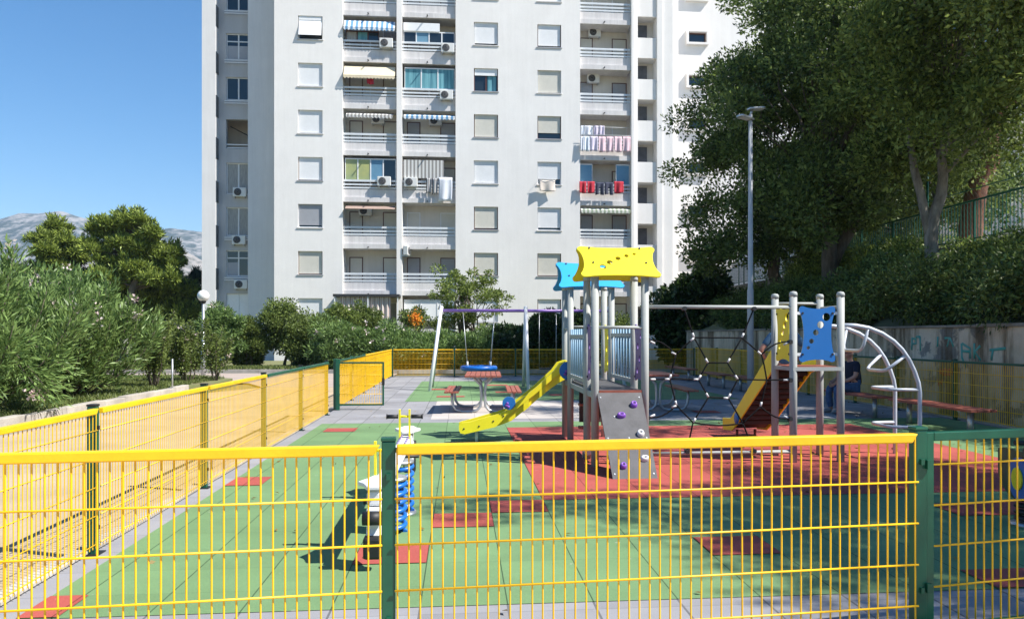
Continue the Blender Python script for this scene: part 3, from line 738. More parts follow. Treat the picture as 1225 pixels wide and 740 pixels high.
# ---- right wing, set back
YW = 54.0
rx0, rx1 = fx(790)+.95, 31
ops = []
for k in range(-2, 7):
    zt = on_y(834, 37, YW).z-2.98*k
    if zt-1 > .5: ops.append((fx(823, YW), fx(844.5, YW), zt-.86, zt-.14))
w_ = MB(); wall_open(w_, rx0-1.2, rx1, 0, ZTOP, YW, ops, .3)
w_.quad((rx1,YW,0),(rx1,YW+9,0),(rx1,YW+9,ZTOP),(rx1,YW,ZTOP)); w_.quad((rx0-1.2,YW,ZTOP),(rx1,YW,ZTOP),(rx1,YW+9,ZTOP),(rx0-1.2,YW+9,ZTOP))
w_.box(rx0, YW-.06, on_y(880, 349.5, YW).z-.06, rx1, YW-.003, on_y(880, 349.5, YW).z+.06)
tb(w_, 'wing_wall', mt['plaster'])
for (a, c, d, e) in ops:
    f = MB(); t = .14; p_ = .24
    f.box(a-t, YW-p_, d-t, a, YW-.002, e+t); f.box(c, YW-p_, d-t, c+t, YW-.002, e+t); f.box(a, YW-p_, e, c, YW-.002, e+t); f.box(a, YW-p_, d-t, c, YW-.002, d)
    fo = tb(f, 'wing_window', mt['plaster'])
    g2 = MB(); g2.box(a+.002, YW+.12, d+.002, c-.002, YW+.16, e-.002); tb(g2, 'pane', mt['glass'], fo)
    g3 = MB(); g3.box(a+.002, YW+.07, d+.002, a+.07, YW+.118, e-.002); g3.box(c-.07, YW+.07, d+.002, c-.002, YW+.118, e-.002); g3.box(a+.07, YW+.07, e-.07, c-.07, YW+.118, e-.002); g3.box(a+.07,YW+.07,d+.002,c-.07,YW+.118,d+.07)
    tb(g3, 'frame', mt['frame_brown'], fo)
# roof parapet
b = MB(); b.box(fx(328)-.05, Y0-.05, ZTOP+.003, fx(790)+.95, Y0+15, ZTOP+.35); tb(b, 'roof', mt['parapet'])
# ---------------------------------------------------------------- air conditioners
AC0 = None
def make_ac():
    r = empty('air_conditioner', (0,0,0))
    b = MB(); b.box(-.40,-.15,-.28,.40,.14,.28); b.build('casing', mt['ac'], r, bevel=.03)
    b = MB(); b.lathe([(.0,-.168),(.215,-.168),(.225,-.152)], 24, (-.10,0,0), 'y'); b.build('fan_grille', mt['ac_dark'], r)
    b = MB()
    for rr in (.07,.13,.19): b.tube([(-.10+rr*math.cos(w*math.pi/10), -.174, rr*math.sin(w*math.pi/10)) for w in range(20)], .005, 4, closed=True)
    b.build('grille_ring', mt['shut_grey'], r)
    b = MB(); b.box(-.32,-.14,-.34,-.28,.3,-.285); b.box(.28,-.14,-.34,.32,.3,-.285); b.build('bracket', mt['galv'], r)
    return r
acs = [(462,52,BY-.20,'under the blue and white striped awning'),(535.5,58,BY-.20,'below the wide white windows on the top middle balcony'),
 (534,114,BY-.20,'below the windows with teal curtains'),(521,145,Y0+1.25,'inside the balcony with the blue striped valance'),
 (459.5,217,BY-.20,'below the yellow green glazed balcony'),(491.5,218,BY-.20,'beside the grey striped blind and hanging clothes'),
 (437,252.5,Y0+1.25,'inside the balcony under the brown awning'),(452,143,Y0+.95,'behind the grey striped valance'),
 (287,230,YR-.17,'on the shaded side wall, highest of its three'),(286,287,YR-.17,'on the shaded side wall, middle of its three'),(288.5,340,YR-.17,'on the shaded side wall, lowest of its three'),
 (711,39.5,Y0+1.25,'inside the uppermost right hand balcony'),(709.5,94.5,Y0+1.25,'inside the right hand balcony above the pink laundry'),
 (485,300,BY-.02,'turned sideways against the pillar of an empty balcony')]
for i, (px, py, y, t) in enumerate(acs):
    if AC0 is None: AC0 = make_ac(); o = AC0
    else: o = copy_tree(AC0)
    o.location = on_y(px, py, y)
    if i == 13: o.rotation_euler = (0,0,R(78)); o.location.x += .1
    tag(o, 'white air conditioner '+t, 'air conditioner', 'air conditioners on the apartment tower')
# ---------------------------------------------------------------- laundry
def cloth(px0, px1, py0, py1, y, col, name, label, cat, legs=False, wob=1.0):
    a = on_y(px0, py0, y); c = on_y(px1, py1, y)
    nx, nz = 10, 8; v = []; f = []
    ph = rng.uniform(0, 6)
    for j in range(nz+1):
        for i in range(nx+1):
            u, w = i/nx, j/nz
            x = a.x+(c.x-a.x)*(u+.03*math.sin(ph+w*4)*w); z = a.z+(c.z-a.z)*w-.03*math.sin(u*math.pi*2+ph)*(w > .9)
            v.append((x-a.x, .045*wob*math.sin(u*9+ph+w*.7)*(.3+w), z-a.z))
    for j in range(nz):
        for i in range(nx):
            if legs and j >= 4 and i in (4, 5): continue
            k = j*(nx+1)+i; f.append((k, k+1, k+nx+2, k+nx+1))
    me = bpy.data.meshes.new(name); me.from_pydata(v, [], f)
    for p_ in me.polygons: p_.use_smooth = True
    o = link(name, me, col); o.location = a
    so = o.modifiers.new('thickness', 'SOLIDIFY'); so.thickness = .012
    tag(o, label, cat, 'laundry hung on the balconies')
    return o
cw = M('white_cotton', (.72,.74,.80), .9, var=.05); cp = M('pink_cotton', (.72,.46,.50), .9, col2=(.66,.54,.60), scale=3); cb_ = M('pale_blue_cotton', (.52,.62,.74), .9, col2=(.70,.72,.76), scale=4)
clil = M('lilac_cotton', (.62,.56,.68), .9, var=.08); cr = M('red_cotton', (.48,.03,.05), .9, var=.15); cn = M('dark_cotton', (.05,.055,.09), .9, var=.3)
cs = stripe_mat('dark_striped_cotton', (.55,.55,.55), (.06,.06,.07), .10)
ya, yb = BY+.02, BY-.42
for i, (x0, x1, m_, t) in enumerate([(695,699,cb_,'leftmost on the back line'),(699.5,709,cw,'second on the back line'),(710,716,clil,'third on the back line'),(717,723,clil,'last on the back line')]):
    cloth(x0, x1, 150.5, 162, ya, m_, 'hung_shirt', 'pale hung shirt above the pink laundry, '+t, 'shirt')
for x0, x1, m_, t in [(694.5,698,cw,'narrow white towel at the left end of the front line'),(698.5,705,cb_,'pale blue towel left of the lilac one'),(706,715,clil,'lilac white towel left of the pink ones')]:
    cloth(x0, x1, 163, 181, yb, m_, 'hung_towel', t, 'towel')
for i, (x0, x1) in enumerate([(716,724.5),(725.5,734),(735,744),(745,754.5)]):
    cloth(x0, x1, 163.5, 182, yb, cp, 'hung_towel', 'faded pink towel, '+['leftmost','second from left','third from left','rightmost'][i]+' of the four pink ones', 'towel')
for x0, x1, m_, t in [(693,701.5,cr,'bright red towel leftmost on the lower right line'),(702.5,711.5,cr,'red towel right beside the leftmost red one'),(734.5,746,cr,'red towel at the right end of the lower line')]:
    cloth(x0, x1, 217, 231, yb, m_, 'hung_towel', t, 'towel')
for x0, x1, t in [(712.5,722.5,'left'),(723.5,733.5,'right')]:
    cloth(x0, x1, 218, 233, yb, cn, 'hung_shorts', 'dark navy shorts hung between red towels, '+t+' of the pair', 'shorts', legs=True)
cloth(510, 516.5, 213, 231, BY-.3, cs, 'hung_shirt', 'dark striped shirt left of the white sheet', 'shirt')
cloth(517, 523.5, 213, 232, BY-.3, cs, 'hung_shirt', 'dark striped shirt touching the white sheet', 'shirt')
cloth(525, 541, 212, 241, BY-.32, cw, 'hung_sheet', 'long white sheet hung over the middle balcony parapet', 'sheet')
lines = empty('clothes_rack', on_y(724, 163, BY-.2), label='white clothes line rack holding pink towels on the right balcony', cat='clothes line')
b = MB()
for dy in (-.22, .22): b.tube([(-1.6,dy,.01 if dy < 0 else .62),(1.55,dy,.01 if dy < 0 else .62)], .012, 6)
b.build('line', mt['white_paint'], lines)
cl2 = cloth(645, 664, 215.5, 229, Y0-.25, M('cream_towel', (.70,.62,.55), .9, var=.05), 'hung_towel', 'cream and red towel hung below a window of the white front', 'towel')
b = MB(); p0, p1 = on_y(644, 215, Y0-.25), on_y(665, 215, Y0-.25)
b.tube([(p0.x,Y0-.005,p0.z),(p0.x,Y0-.3,p0.z),(p1.x,Y0-.3,p1.z),(p1.x,Y0-.005,p1.z)], .012, 6); tb(b, 'drying_rail', mt['white_paint'])
cloth(439, 447, 94, 101, BY-.25, cr, 'hung_cloth', 'small red cloth under the cream awning', 'cloth')
# ================================================================= beige building on the terrace to the right
bg = empty('terrace_building', (27.3, 40, 3.93), label='beige apartment building seen beyond the pine trunk on the terrace', cat='building')
b = MB(); b.box(-.3,0,0,22,12,13); b.build('wall', wall_mat('beige_wall', (.56,.53,.49), (.48,.45,.42)), bg)
b = MB()
for z in (2.5,5.6,8.7): b.box(1.6,-1.3,z,22,-.003,z+1.0)
b.build('balcony', mt['plaster_grey'], bg)
for z in (.9, 4.8, 7.9):
    f = MB(); f.box(.05,-.05,z,.62,-.003,z+1.5); fo = f.build('window', mt['white_paint'], bg)
    f = MB(); f.box(.10,-.07,z+.06,.57,-.052,z+1.44); f.build('pane', mt['glass'], fo)
# ================================================================= wire fences
def fence(name, label, pts, z0, zt, rails, side=1, posts=None, bar=.0032, hbar=.004, rail=(.04,.042), base=0.0, clear=.06, capc='green', zw=None):
    """pts: post positions along the run; side: which side of the panel (left of run) the cross wires sit"""
    root = empty(name, (pts[0][0], pts[0][1], 0), label=label, cat='fence')
    org = Vector((pts[0][0], pts[0][1], 0)); T = Matrix.Translation(-org)
    for i, p in enumerate(pts):
        if posts and not posts[i]: continue
        d = (Vector(pts[min(i+1, len(pts)-1)])-Vector(pts[max(i-1, 0)])); d = Vector((d[0], d[1], 0)).normalized(); n = Vector((-d.y, d.x, 0))
        def bx(w, t, a, c):
            b = MB(); q = [Vector((p[0], p[1], 0))+d*s*w+n*u*t for s, u in ((-1,-1),(1,-1),(1,1),(-1,1))]
            b.add([(v.x,v.y,a) for v in q]+[(v.x,v.y,c) for v in q], [(3,2,1,0),(4,5,6,7),(0,1,5,4),(1,2,6,5),(2,3,7,6),(3,0,4,7)]); return b
        po = bx(.03,.03,base,zt+.012).build('post', mt['green'], root, .004, T)
        bx(.033,.033,zt+.013,zt+.028).build('cap', mt['black'] if capc == 'black' else mt['green'], po, .003, T)
        for zc in (z0+.14, zt-.14):
            c0 = Vector((p[0], p[1], zc))+n*side*.034; cl = MB(); cl.box(c0.x-.009,c0.y-.009,zc-.014,c0.x+.009,c0.y+.009,zc+.014)
            cl.build('clip', mt['green'] if capc == 'green' else mt['black'], po, 0, T)
        bp = bx(.07,.06,base-.002,base+.008); bp.build('foot_plate', mt['black'], po, 0, T)
    for i in range(len(pts)-1):
        a, c = Vector((pts[i][0], pts[i][1], 0)), Vector((pts[i+1][0], pts[i+1][1], 0))
        d = c-a; L = d.length; d.normalize(); n = Vector((-d.y, d.x, 0))
        if rails[i] is None: continue
        b = MB(); off = n*side*.036
        s0, s1 = clear*.62, L-clear*.62
        k = int(round((s1-s0)/.05))
        for j in range(k+1):
            q = a+d*(s0+(s1-s0)*j/k)+off
            jx, jy = d*random.gauss(0, .0012), d*random.gauss(0, .0012); b.tube([(q.x+jx.x,q.y+jx.y,z0),(q.x+jy.x,q.y+jy.y,zt-.02)], bar, 6, cap=False)
        z = zw if zw else z0+.03
        while z < zt-.05:
            p0, p1 = a+d*(s0-.01)+off+n*side*(bar+hbar*.9), a+d*(s1+.01)+off+n*side*(bar+hbar*.9)
            pm = p0.lerp(p1, random.uniform(.35, .65)); b.tube([(p0.x,p0.y,z),(pm.x,pm.y,z-random.uniform(0, .004)),(p1.x,p1.y,z)], hbar, 6); z += .2
        b.build('wire_panel', mt['yellow'], root, 0, T)
        if rails[i]:
            rb = MB(); h, w = rail
            e0, e1 = a+d*(.036), c-d*(.036)
            o2 = off
            q = []
            for e, m_ in ((e0, .0), (e1, .0)):
                q += [e+o2-n*w/2, e+o2+n*w/2]
            zl, zh = zt-h, zt
            # mitred ends like folded sheet
            vs = [(q[0].x,q[0].y,zl),(q[2].x,q[2].y,zl),(q[3].x,q[3].y,zl),(q[1].x,q[1].y,zl),(q[0].x,q[0].y,zh),(q[2].x,q[2].y,zh),(q[3].x,q[3].y,zh),(q[1].x,q[1].y,zh)]
            if rails[i] == 'yellow':
                for ix in (1, 2): vs[ix] = (vs[ix][0]-d.x*.03, vs[ix][1]-d.y*.03, vs[ix][2])
            rb.add(vs, [(3,2,1,0),(4,5,6,7),(0,1,5,4),(1,2,6,5),(2,3,7,6),(3,0,4,7)])
            rb.build('top_rail', mt[rails[i]], root, .006, T)
    return root
ZT = 1.035
LX = FX0
ly = [3.49, 5.97, 8.45, 10.93, 13.41, 15.93]
fence('wire_fence', 'yellow wire fence running back along the sandy yard up to the open green gate', [(LX, y) for y in ly], .05, ZT, ['yellow']*3+['green']*2, side=-1, capc='black')
ly2 = [17.0, 19.5, 22.0, 24.5, 27.0, 29.5, 30.3]
fence('wire_fence', 'yellow wire fence continuing from the open gate to the far hedge corner', [(LX, y) for y in ly2], .05, ZT, ['green','green','yellow','yellow','yellow','yellow'], side=-1)
bxs = [LX+.07+ (9.04-LX-.14)*i/5 for i in range(6)]
fence('wire_fence', 'far yellow wire fence crossing behind the swings in front of the hedge', [(x, 30.3) for x in bxs], .05, ZT, ['yellow','yellow','yellow','yellow','yellow'], side=-1, bar=.0042, hbar=.0055)
ry = [30.2, 27.7, 25.2, 22.7, 20.2, 17.7, 15.9, 13.95, 12.05, 9.55, 7.05, 4.55]
fence('wire_fence', 'yellow and green wire fence in front of the graffiti wall behind the benches', [(9.04, y) for y in ry], .05, 1.09, ['yellow']*5+['green']*3+['yellow']*3, side=-1, bar=.0048, hbar=.006)
fp = [fr(-2.36), fr(0), fr(2.556)]
ff = fence('wire_fence', 'nearest yellow wire fence across the foreground with green posts', [(p.x, p.y) for p in fp], .17, 1.075, ['yellow','yellow'], side=-1, bar=.0043, hbar=.0050, rail=(.045,.046), base=.12, posts=[0,1,1], zw=.24)
# green framed front gate at the right end
def gate(name, label, hinge, d, L, z0, zt, fw=.03, bars=True):
    root = empty(name, (hinge.x, hinge.y, 0), label=label, cat='gate')
    org = Vector((hinge.x, hinge.y, 0)); T = Matrix.Translation(-org); n = Vector((-d.y, d.x, 0))
    def seg(p0, p1, t):
        b = MB(); b.tube([p0, p1], t, 4, smooth=False); return b
    b = MB()
    A = hinge+d*.04; B = hinge+d*L
    r = fw*.707*1.2
    for p in (A, B):
        q = [p+d*s*fw*.6+n*u*fw*.6 for s, u in ((-1,-1),(1,-1),(1,1),(-1,1))]
        b.add([(v.x,v.y,z0) for v in q]+[(v.x,v.y,zt) for v in q], [(3,2,1,0),(4,5,6,7),(0,1,5,4),(1,2,6,5),(2,3,7,6),(3,0,4,7)])
    for z in (z0, zt):
        p0, p1 = A+d*fw*.62, B-d*fw*.62
        q = [p0-n*fw*.6, p1-n*fw*.6, p1+n*fw*.6, p0+n*fw*.6]; zl, zh = (z, z+fw*1.2) if z == z0 else (z-fw*1.2, z)
        b.add([(v.x,v.y,zl) for v in q]+[(v.x,v.y,zh) for v in q], [(3,2,1,0),(4,5,6,7),(0,1,5,4),(1,2,6,5),(2,3,7,6),(3,0,4,7)])
    b.build('gate_frame', mt['green'], root, .004, T)
    w = MB(); k = int((L-.1)/.05)
    for j in range(k+1):
        q = A+d*(.03+(L-.10)*j/k); w.tube([(q.x,q.y,z0+.01),(q.x,q.y,zt-.01)], .0043, 6, cap=False)
    z = z0+.04
    while z < zt-.06:
        p0, p1 = A-n*.012, B-n*.012; w.tube([(p0.x,p0.y,z),(p1.x,p1.y,z)], .0050, 6); z += .2
    w.build('wire_panel', mt['yellow'], root, 0, T)
    return root, T
g1, T1 = gate('gate', 'green framed wire gate standing open at the left side of the playground', Vector((LX+.03, 17.0, 0)), Vector((1,.0,0)), .96, .09, 1.0)
b = MB(); b.box(LX+.03+.94, 16.96, .52, LX+.03+.99, 16.99, .66); b.build('lock', mt['black'], g1, 0, T1)
b = MB(); b.box(LX+.02, 16.94, -.002, LX+.10, 17.02, 1.06); b.build('gate_post', mt['green'], g1, .004, T1)
d2 = Vector((math.cos(math.atan2(PD.y, PD.x)+R(5.5)), math.sin(math.atan2(PD.y, PD.x)+R(5.5)), 0))
g2, T2 = gate('gate', 'green framed wire gate at the right end of the foreground fence', F_B+PD*.014, d2, 1.9, .075, 1.075, fw=.036)
q = F_B+PD*.05
for z in (.3, .9):
    b = MB(); b.box(q.x-.028, q.y-.052, z, q.x-.004, q.y-.034, z+.045); b.build('hinge', mt['green'], g2, 0, T2)
# ================================================================= play equipment
def pillow(w, h, px=.07, py=.05, rc=.05, n=10):
    """outline of a cushion shaped board: rounded corners, sides bowed inwards"""
    pts = []
    cs = [(w/2-rc, h/2-rc, 0), (-w/2+rc, h/2-rc, 90), (-w/2+rc, -h/2+rc, 180), (w/2-rc, -h/2+rc, 270)]
    for i, (cx_, cy_, a0) in enumerate(cs):
        for k in range(7):
            a = R(a0-12+114*k/6); pts.append((cx_+rc*math.cos(a), cy_+rc*math.sin(a)))
        nx = cs[(i+1) % 4]; a1 = R(nx[2]-12)
        s = pts[-1]; e = (nx[0]+rc*math.cos(a1), nx[1]+rc*math.sin(a1))
        for k in range(1, n):
            t = k/n; q = 4*t*(1-t); q = q**.8
            x = s[0]+(e[0]-s[0])*t; y = s[1]+(e[1]-s[1])*t
            if i in (0, 2): y += (-1 if i == 0 else 1)*py*q
            else: x += (1 if i == 1 else -1)*px*q
            pts.append((x, y))
    return pts
def board(name, outline, holes, thick, frame, mat, parent, bevel=.006):
    bm = bmesh.new(); edges = []
    def loop(pts):
        vs = [bm.verts.new((x, y, 0)) for x, y in pts]
        for i in range(len(vs)): edges.append(bm.edges.new((vs[i], vs[(i+1) % len(vs)])))
    loop(outline)
    for (x, y, r) in holes: loop([(x+r*math.cos(2*math.pi*k/16), y+r*math.sin(2*math.pi*k/16)) for k in range(16)])
    bmesh.ops.triangle_fill(bm, use_beauty=True, use_dissolve=False, edges=edges)
    # triangle_fill also fills the holes: drop those faces
    for f in list(bm.faces):
        c = f.calc_center_median()
        if any((c.x-x)**2+(c.y-y)**2 < (r*.97)**2 for x, y, r in holes):
            bm.faces.remove(f)
    ex = bmesh.ops.extrude_face_region(bm, geom=list(bm.faces))
    for v in ex['geom']:
        if isinstance(v, bmesh.types.BMVert): v.co.z = thick
    for v in bm.verts: v.co = frame(v.co.x, v.co.y, v.co.z)
    bmesh.ops.recalc_face_normals(bm, faces=bm.faces)
    me = bpy.data.meshes.new(name); bm.to_mesh(me); bm.free()
    return link(name, me, mat, parent, 0)
def bolts(parent, pts, frame, r=.014, mat='black'):
    b = MB()
    for (u, v) in pts:
        c = [frame(u+r*math.cos(k*math.pi/5), v+r*math.sin(k*math.pi/5), -.010) for k in range(10)]
        d = [frame(u+r*math.cos(k*math.pi/5), v+r*math.sin(k*math.pi/5), -.001) for k in range(10)]
        b.add(c+d, [tuple(range(10))]+[(k, 10+k, 10+(k+1) % 10, (k+1) % 10) for k in range(10)])
    return b.build('bolt', mt[mat], parent)
PX0, PX1 = 1.58, 2.18
ps = empty('climbing_tower', ((PX0+4.63)/2, 9.7, 0), label='grey post climbing tower with yellow and blue roofs, slides, rope net and arched ladder', cat='play structure')
PO = ps.location.copy()
def pb(b, name, mat, parent=None, bevel=0): return b.build(name, mat, parent or ps, bevel, Matrix.Translation(-PO))
def pf(f): return lambda u, v, w: Vector(f(u, v, w))-PO
PR = .046
def post(x, y, h, name='post', cap=True):
    b = MB(); b.tube([(x,y,-.02),(x,y,h)], PR, 18); o = pb(b, name, mt['post_grey'])
    c = MB(); c.lathe([(PR+.003,h-.03),(PR+.003,h+.01),(PR*.8,h+.03),(.001,h+.038)], 18, (x,y,0)); pb(c, 'post_cap', mt['post_grey'], o)
    return o
YA0, YA1, YB0, YB1 = 9.37, 9.97, 11.5, 12.1
for y in (YA0, YA1, YB0, YB1):
    for x in (PX0, PX1): post(x, y, 2.26)
for x in (4.03, 4.63):
    for y in (9.43, 10.0): post(x, y, 2.05)
DECK = .90
# decks and bridge
b = MB(); b.box(PX0+.03, YA0-.02, DECK-.03, PX1-.03, YB1+.02, DECK); pb(b, 'deck', mt['dark_ply'])
b = MB()
for x in (PX0-.005, PX1-.035): b.box(x, YA0+.05, DECK-.10, x+.04, YB1-.05, DECK-.032)
b.box(PX0+.05, YA0-.028, DECK-.075, PX1-.05, YA0-.003, DECK-.031)
pb(b, 'deck_beam', mt['post_grey'])
b = MB(); b.box(PX0+.045, YA0-.03, DECK-.028, PX1-.045, YA0-.021, DECK+.004); pb(b, 'deck_edge', mt['redwood'])
# handrails at front and left
b = MB(); b.tube([(PX0,YA0,1.645),(PX1,YA0,1.645)], .02, 10); pb(b, 'crossbar', mt['post_grey'])
b = MB(); b.tube([(PX0,YB0,1.65),(PX0,YB1,1.65)], .018, 10); pb(b, 'crossbar', mt['post_grey'])
b = MB(); b.tube([(PX0,YB1,1.68),(PX1,YB1,1.68)], .018, 10); pb(b, 'crossbar', mt['post_grey'])
# guard rails of the bridge
for x, z1 in ((PX0, 1.60), (PX1, 1.62)):
    b = MB(); n = 8
    for i in range(n):
        y = YA1+.10+(YB0-YA1-.2)*i/(n-1); b.tube([(x,y,DECK+.06),(x,y,z1+.035)], .013, 10)
    o = pb(b, 'guard_rail', mt['bar_blue'])
    b = MB(); b.box(x-.018,YA1+.05,DECK+.05,x+.018,YB0-.05,DECK+.10); b.box(x-.018,YA1+.05,z1-.09,x+.018,YB0-.05,z1-.04); pb(b, 'rail_frame', mt['post_grey'], o)
# purple side panels on the near tower, yellow one on the far tower
for x, m in ((PX0-.008, 'hdpe_purple'), (PX1-.008, 'hdpe_purple')):
    o = board('side_panel', pillow(.47,.70,.05,.03,.04), [(-.10,.2,.03),(.05,.08,.04),(-.04,-.08,.045),(.08,-.22,.04)], .016, pf(lambda u,v,w,x=x: (x+w, (YA0+YA1)/2+u, DECK+.44+v)), mt[m], ps)
    bolts(o, [(-.2,.3),(.2,.3),(-.2,-.3),(.2,-.3)], pf(lambda u,v,w,x=x: (x+w, (YA0+YA1)/2+u, DECK+.44+v)))
o = board('side_panel', pillow(.47,.72,.05,.03,.04), [(-.06,.18,.04),(.05,0,.045),(-.04,-.2,.04)], .016, pf(lambda u,v,w: (PX1-.008+w, (YB0+YB1)/2+u, DECK+.45+v)), mt['hdpe_yellow'], ps)
# roofs: two sloping boards each
def roof(yc, mat, z0=2.235, seed=0):
    xc = (PX0+PX1)/2; hw = .95; sl = .56; th = .018; dy = .405; dz = .40
    e = Vector((0, dy, dz)).normalized()
    def fA(u, v, w): # near slope, facing the camera
        c = Vector((xc, yc-.42+dy/2, z0+dz/2)); n = Vector((0, -e.z, e.y))
        return c+Vector((u,0,0))+e*v-n*w-PO
    def fB(u, v, w):
        e2 = Vector((0, -e.y, e.z)); n = Vector((0, e.z, e.y)); c = Vector((xc, yc+.42-dy/2, z0+dz/2))
        return c+Vector((u,0,0))+e2*v-n*w-PO
    hs = [(-.205,-.105,.043),(-.11,-.02,.038),(.0,.055,.034),(.11,.105,.028),(.21,.14,.022)]
    o = board('roof_panel', pillow(hw, sl, .055, .028, .05), hs, th, fA, mt[mat], ps)
    bolts(o, [(-.33,.24),(.29,.24),(-.31,-.03),(.33,-.03)], fA, .013)
    o = board('roof_panel', pillow(hw, sl, .055, .028, .05), hs, th, fB, mt[mat], ps)
roof((YA0+YA1)/2, 'hdpe_yellow'); roof((YB0+YB1)/2, 'hdpe_cyan')
# climbing ramp with holds
ra0, ra1 = Vector((1.63, 8.50, .0)), Vector((1.60, 9.35, .885))
def rf(u, v, w):     # u across, v up the slope, w out of the board (towards the viewer)
    a = ra0.lerp(ra1, v); n = Vector((0, -(ra1-ra0).normalized().z, (ra1-ra0).normalized().y))
    return a+Vector((u,0,0))+n*w-PO
b = MB()
c8 = [rf(0,0,0), rf(.49,0,0), rf(.53,1,0), rf(0,1,0), rf(0,0,-.022), rf(.49,0,-.022), rf(.53,1,-.022), rf(0,1,-.022)]
b.add(c8, [(0,1,2,3),(7,6,5,4),(0,4,5,1),(1,5,6,2),(2,6,7,3),(3,7,4,0)])
ramp = b.build('climbing_ramp', mt['dark_ply'], ps)
bolts(ramp, [(.03,.06),(.46,.06),(.03,.45),(.47,.45),(.03,.93),(.49,.93),(.27,.45),(.15,.7)], lambda u,v,w: rf(u,v,.004 if w < -.005 else .0), .009, 'galv')
for (u, v, m, rx, rz) in [(.405,.83,'hold_purple',.04,.04),(.23,.70,'hold_purple',.052,.032),(.41,.49,'hold_white',.042,.042),(.12,.36,'hold_white',.045,.04),(.395,.21,'hold_white',.052,.032),(.14,.135,'hold_purple',.036,.036)]:
    b = MB(); prof = [(1.0,0),(1.0,.5),(.8,.9),(.45,1.0),(.40,.75),(.001,.7)]; seg = 16; vs = []
    L = (ra1-ra0).length
    for r_, h in prof:
        for k in range(seg):
            w = 2*math.pi*k/seg; vs.append(rf(u+rx*r_*math.cos(w), v+(rz*r_*math.sin(w)+h*.012)/L, .001+.042*h))
    b.add(vs, [(i*seg+k, i*seg+(k+1) % seg, (i+1)*seg+(k+1) % seg, (i+1)*seg+k) for i in range(len(prof)-1) for k in range(seg)], True)
    h = b.build('climbing_hold', mt[m], ramp)
    b = MB(); vs = [rf(u+.010*math.cos(k*math.pi/4), v+.010*math.sin(k*math.pi/4)/L+.008, .036) for k in range(8)]; b.add(vs, [tuple(range(8))]); b.build('bolt', mt['black'], h)
# shop counter panels under the bridge
b = MB(); b.box(PX0+.1, 11.3, .32, PX1-.08, 11.32, .80); pb(b, 'counter_panel', mt['brown_board'])
for z in (.24, .56):
    b = MB(); b.box(PX0+.08, 11.12, z, PX1-.06, 11.29, z+.03); pb(b, 'counter_shelf', mt['redwood'])
b = MB(); b.tube([(1.56,9.78,.12),(1.56,9.9,.16),(1.56,10.05,.02)], [.05,.05,.03], 12); pb(b, 'floor_foot', mt['white_paint'])
# slide on the left: side boards, chute, blue covers
YN, YF = 11.62, 11.96
prof_px = [(681,431),(676,431.5),(669,434),(662,440),(641,459),(606,487),(597,490.5),(562,500.5),(552,503),(549,508),(549,514),(551,517.5),(556,518.5),(598,508.5),(612,503),(632,487),(650,471),(668,458),(681,451)]
lowr = lambda i, y: y+(3.6 if i in (3,4,5,6,7,8) else 0)
prof = [(on_y(x, y, YN).x, on_y(x, lowr(i, y), YN).z) for i, (x, y) in enumerate(prof_px)]
sl = None
for y in (YN, YF):
    b = MB(); b.prism(prof, .022, lambda u, v, w, y=y: Vector((u, y+w, v)))
    o = pb(b, 'slide_side', mt['hdpe_yellow'], sl, .004)
    if sl is None:
        sl = o; o.name = 'slide'
for pl in ([(676,431.5),(669,434),(662,443.6),(641,462.6),(606,490.6),(606,497.5),(641,470),(662,452),(676,442.5)],
           [(605.8,490.8),(597,494),(562,504),(552,505),(549,508),(549,514),(551,517.5),(556,518.5),(593,509.8),(599,504),(605.8,497.6)],
           [(626,482),(632.5,476.8),(632.5,486.3),(626,491.6)],[(645,466.8),(652,460.8),(652,469.3),(645,475.2)]):
    b = MB(); b.prism([(on_y(x, y, YN).x, on_y(x, y, YN).z) for x, y in pl], -.05, lambda u, v, w: Vector((u, YN-.001+w, v)))
    pb(b, 'side_rib', mt['hdpe_yellow'], sl)
b = MB(); bed = [(on_y(x, y, YN).x, on_y(x, y, YN).z) for x, y in [(681,446),(668,452),(650,465),(630,481),(608,498),(596,504),(556,514),(551,514)]]
for i in range(len(bed)-1):
    (x0,z0),(x1,z1) = bed[i], bed[i+1]
    b.quad((x0,YN+.0225,z0),(x1,YN+.0225,z1),(x1,YF-.0005,z1),(x0,YF-.0005,z0)); b.quad((x0,YN+.0225,z0-.012),(x0,YF-.0005,z0-.012),(x1,YF-.0005,z1-.012),(x1,YN+.0225,z1-.012))
pb(b, 'chute', mt['galv'], sl)
b = MB(); e_ = on_y(566, 515, (YN+YF)/2); b.tube([(e_.x+.05,YN+.1,-.01),(e_.x+.05,YN+.1,e_.z+.02)], .022, 10); b.tube([(e_.x+.05,YF-.1,-.01),(e_.x+.05,YF-.1,e_.z+.02)], .022, 10); pb(b, 'support', mt['white_paint'], sl)
for (px, py, r) in ((608.5,481.5,.095),(679.5,443,.135)):
    c = on_y(px, py, YN)
    pts = [(r*math.cos(2*math.pi*k/24), r*math.sin(2*math.pi*k/24)) for k in range(24)]
    if px > 650: pts = [(r*math.cos(a), r*math.sin(a)) for a in [math.pi*.5+math.pi*k/16 for k in range(17)]]
    b = MB(); b.prism(pts, -.018, lambda u, v, w, c=c: Vector((c.x+u, YN-.054+w, c.z+v))); o = pb(b, 'slide_cover', mt['hdpe_blue'], sl, .003)
    b = MB()
    for (du, dv) in ((-.4,-.35),(-.1,-.55),(-.25,-.05)): b.lathe([(.022,-.0),(.022,-.014),(.012,-.022),(.001,-.022)], 10, (c.x+du*r, YN-.073, c.z+dv*r), 'y')
    pb(b, 'bolt', mt['hold_purple'], o)
b = MB(); 
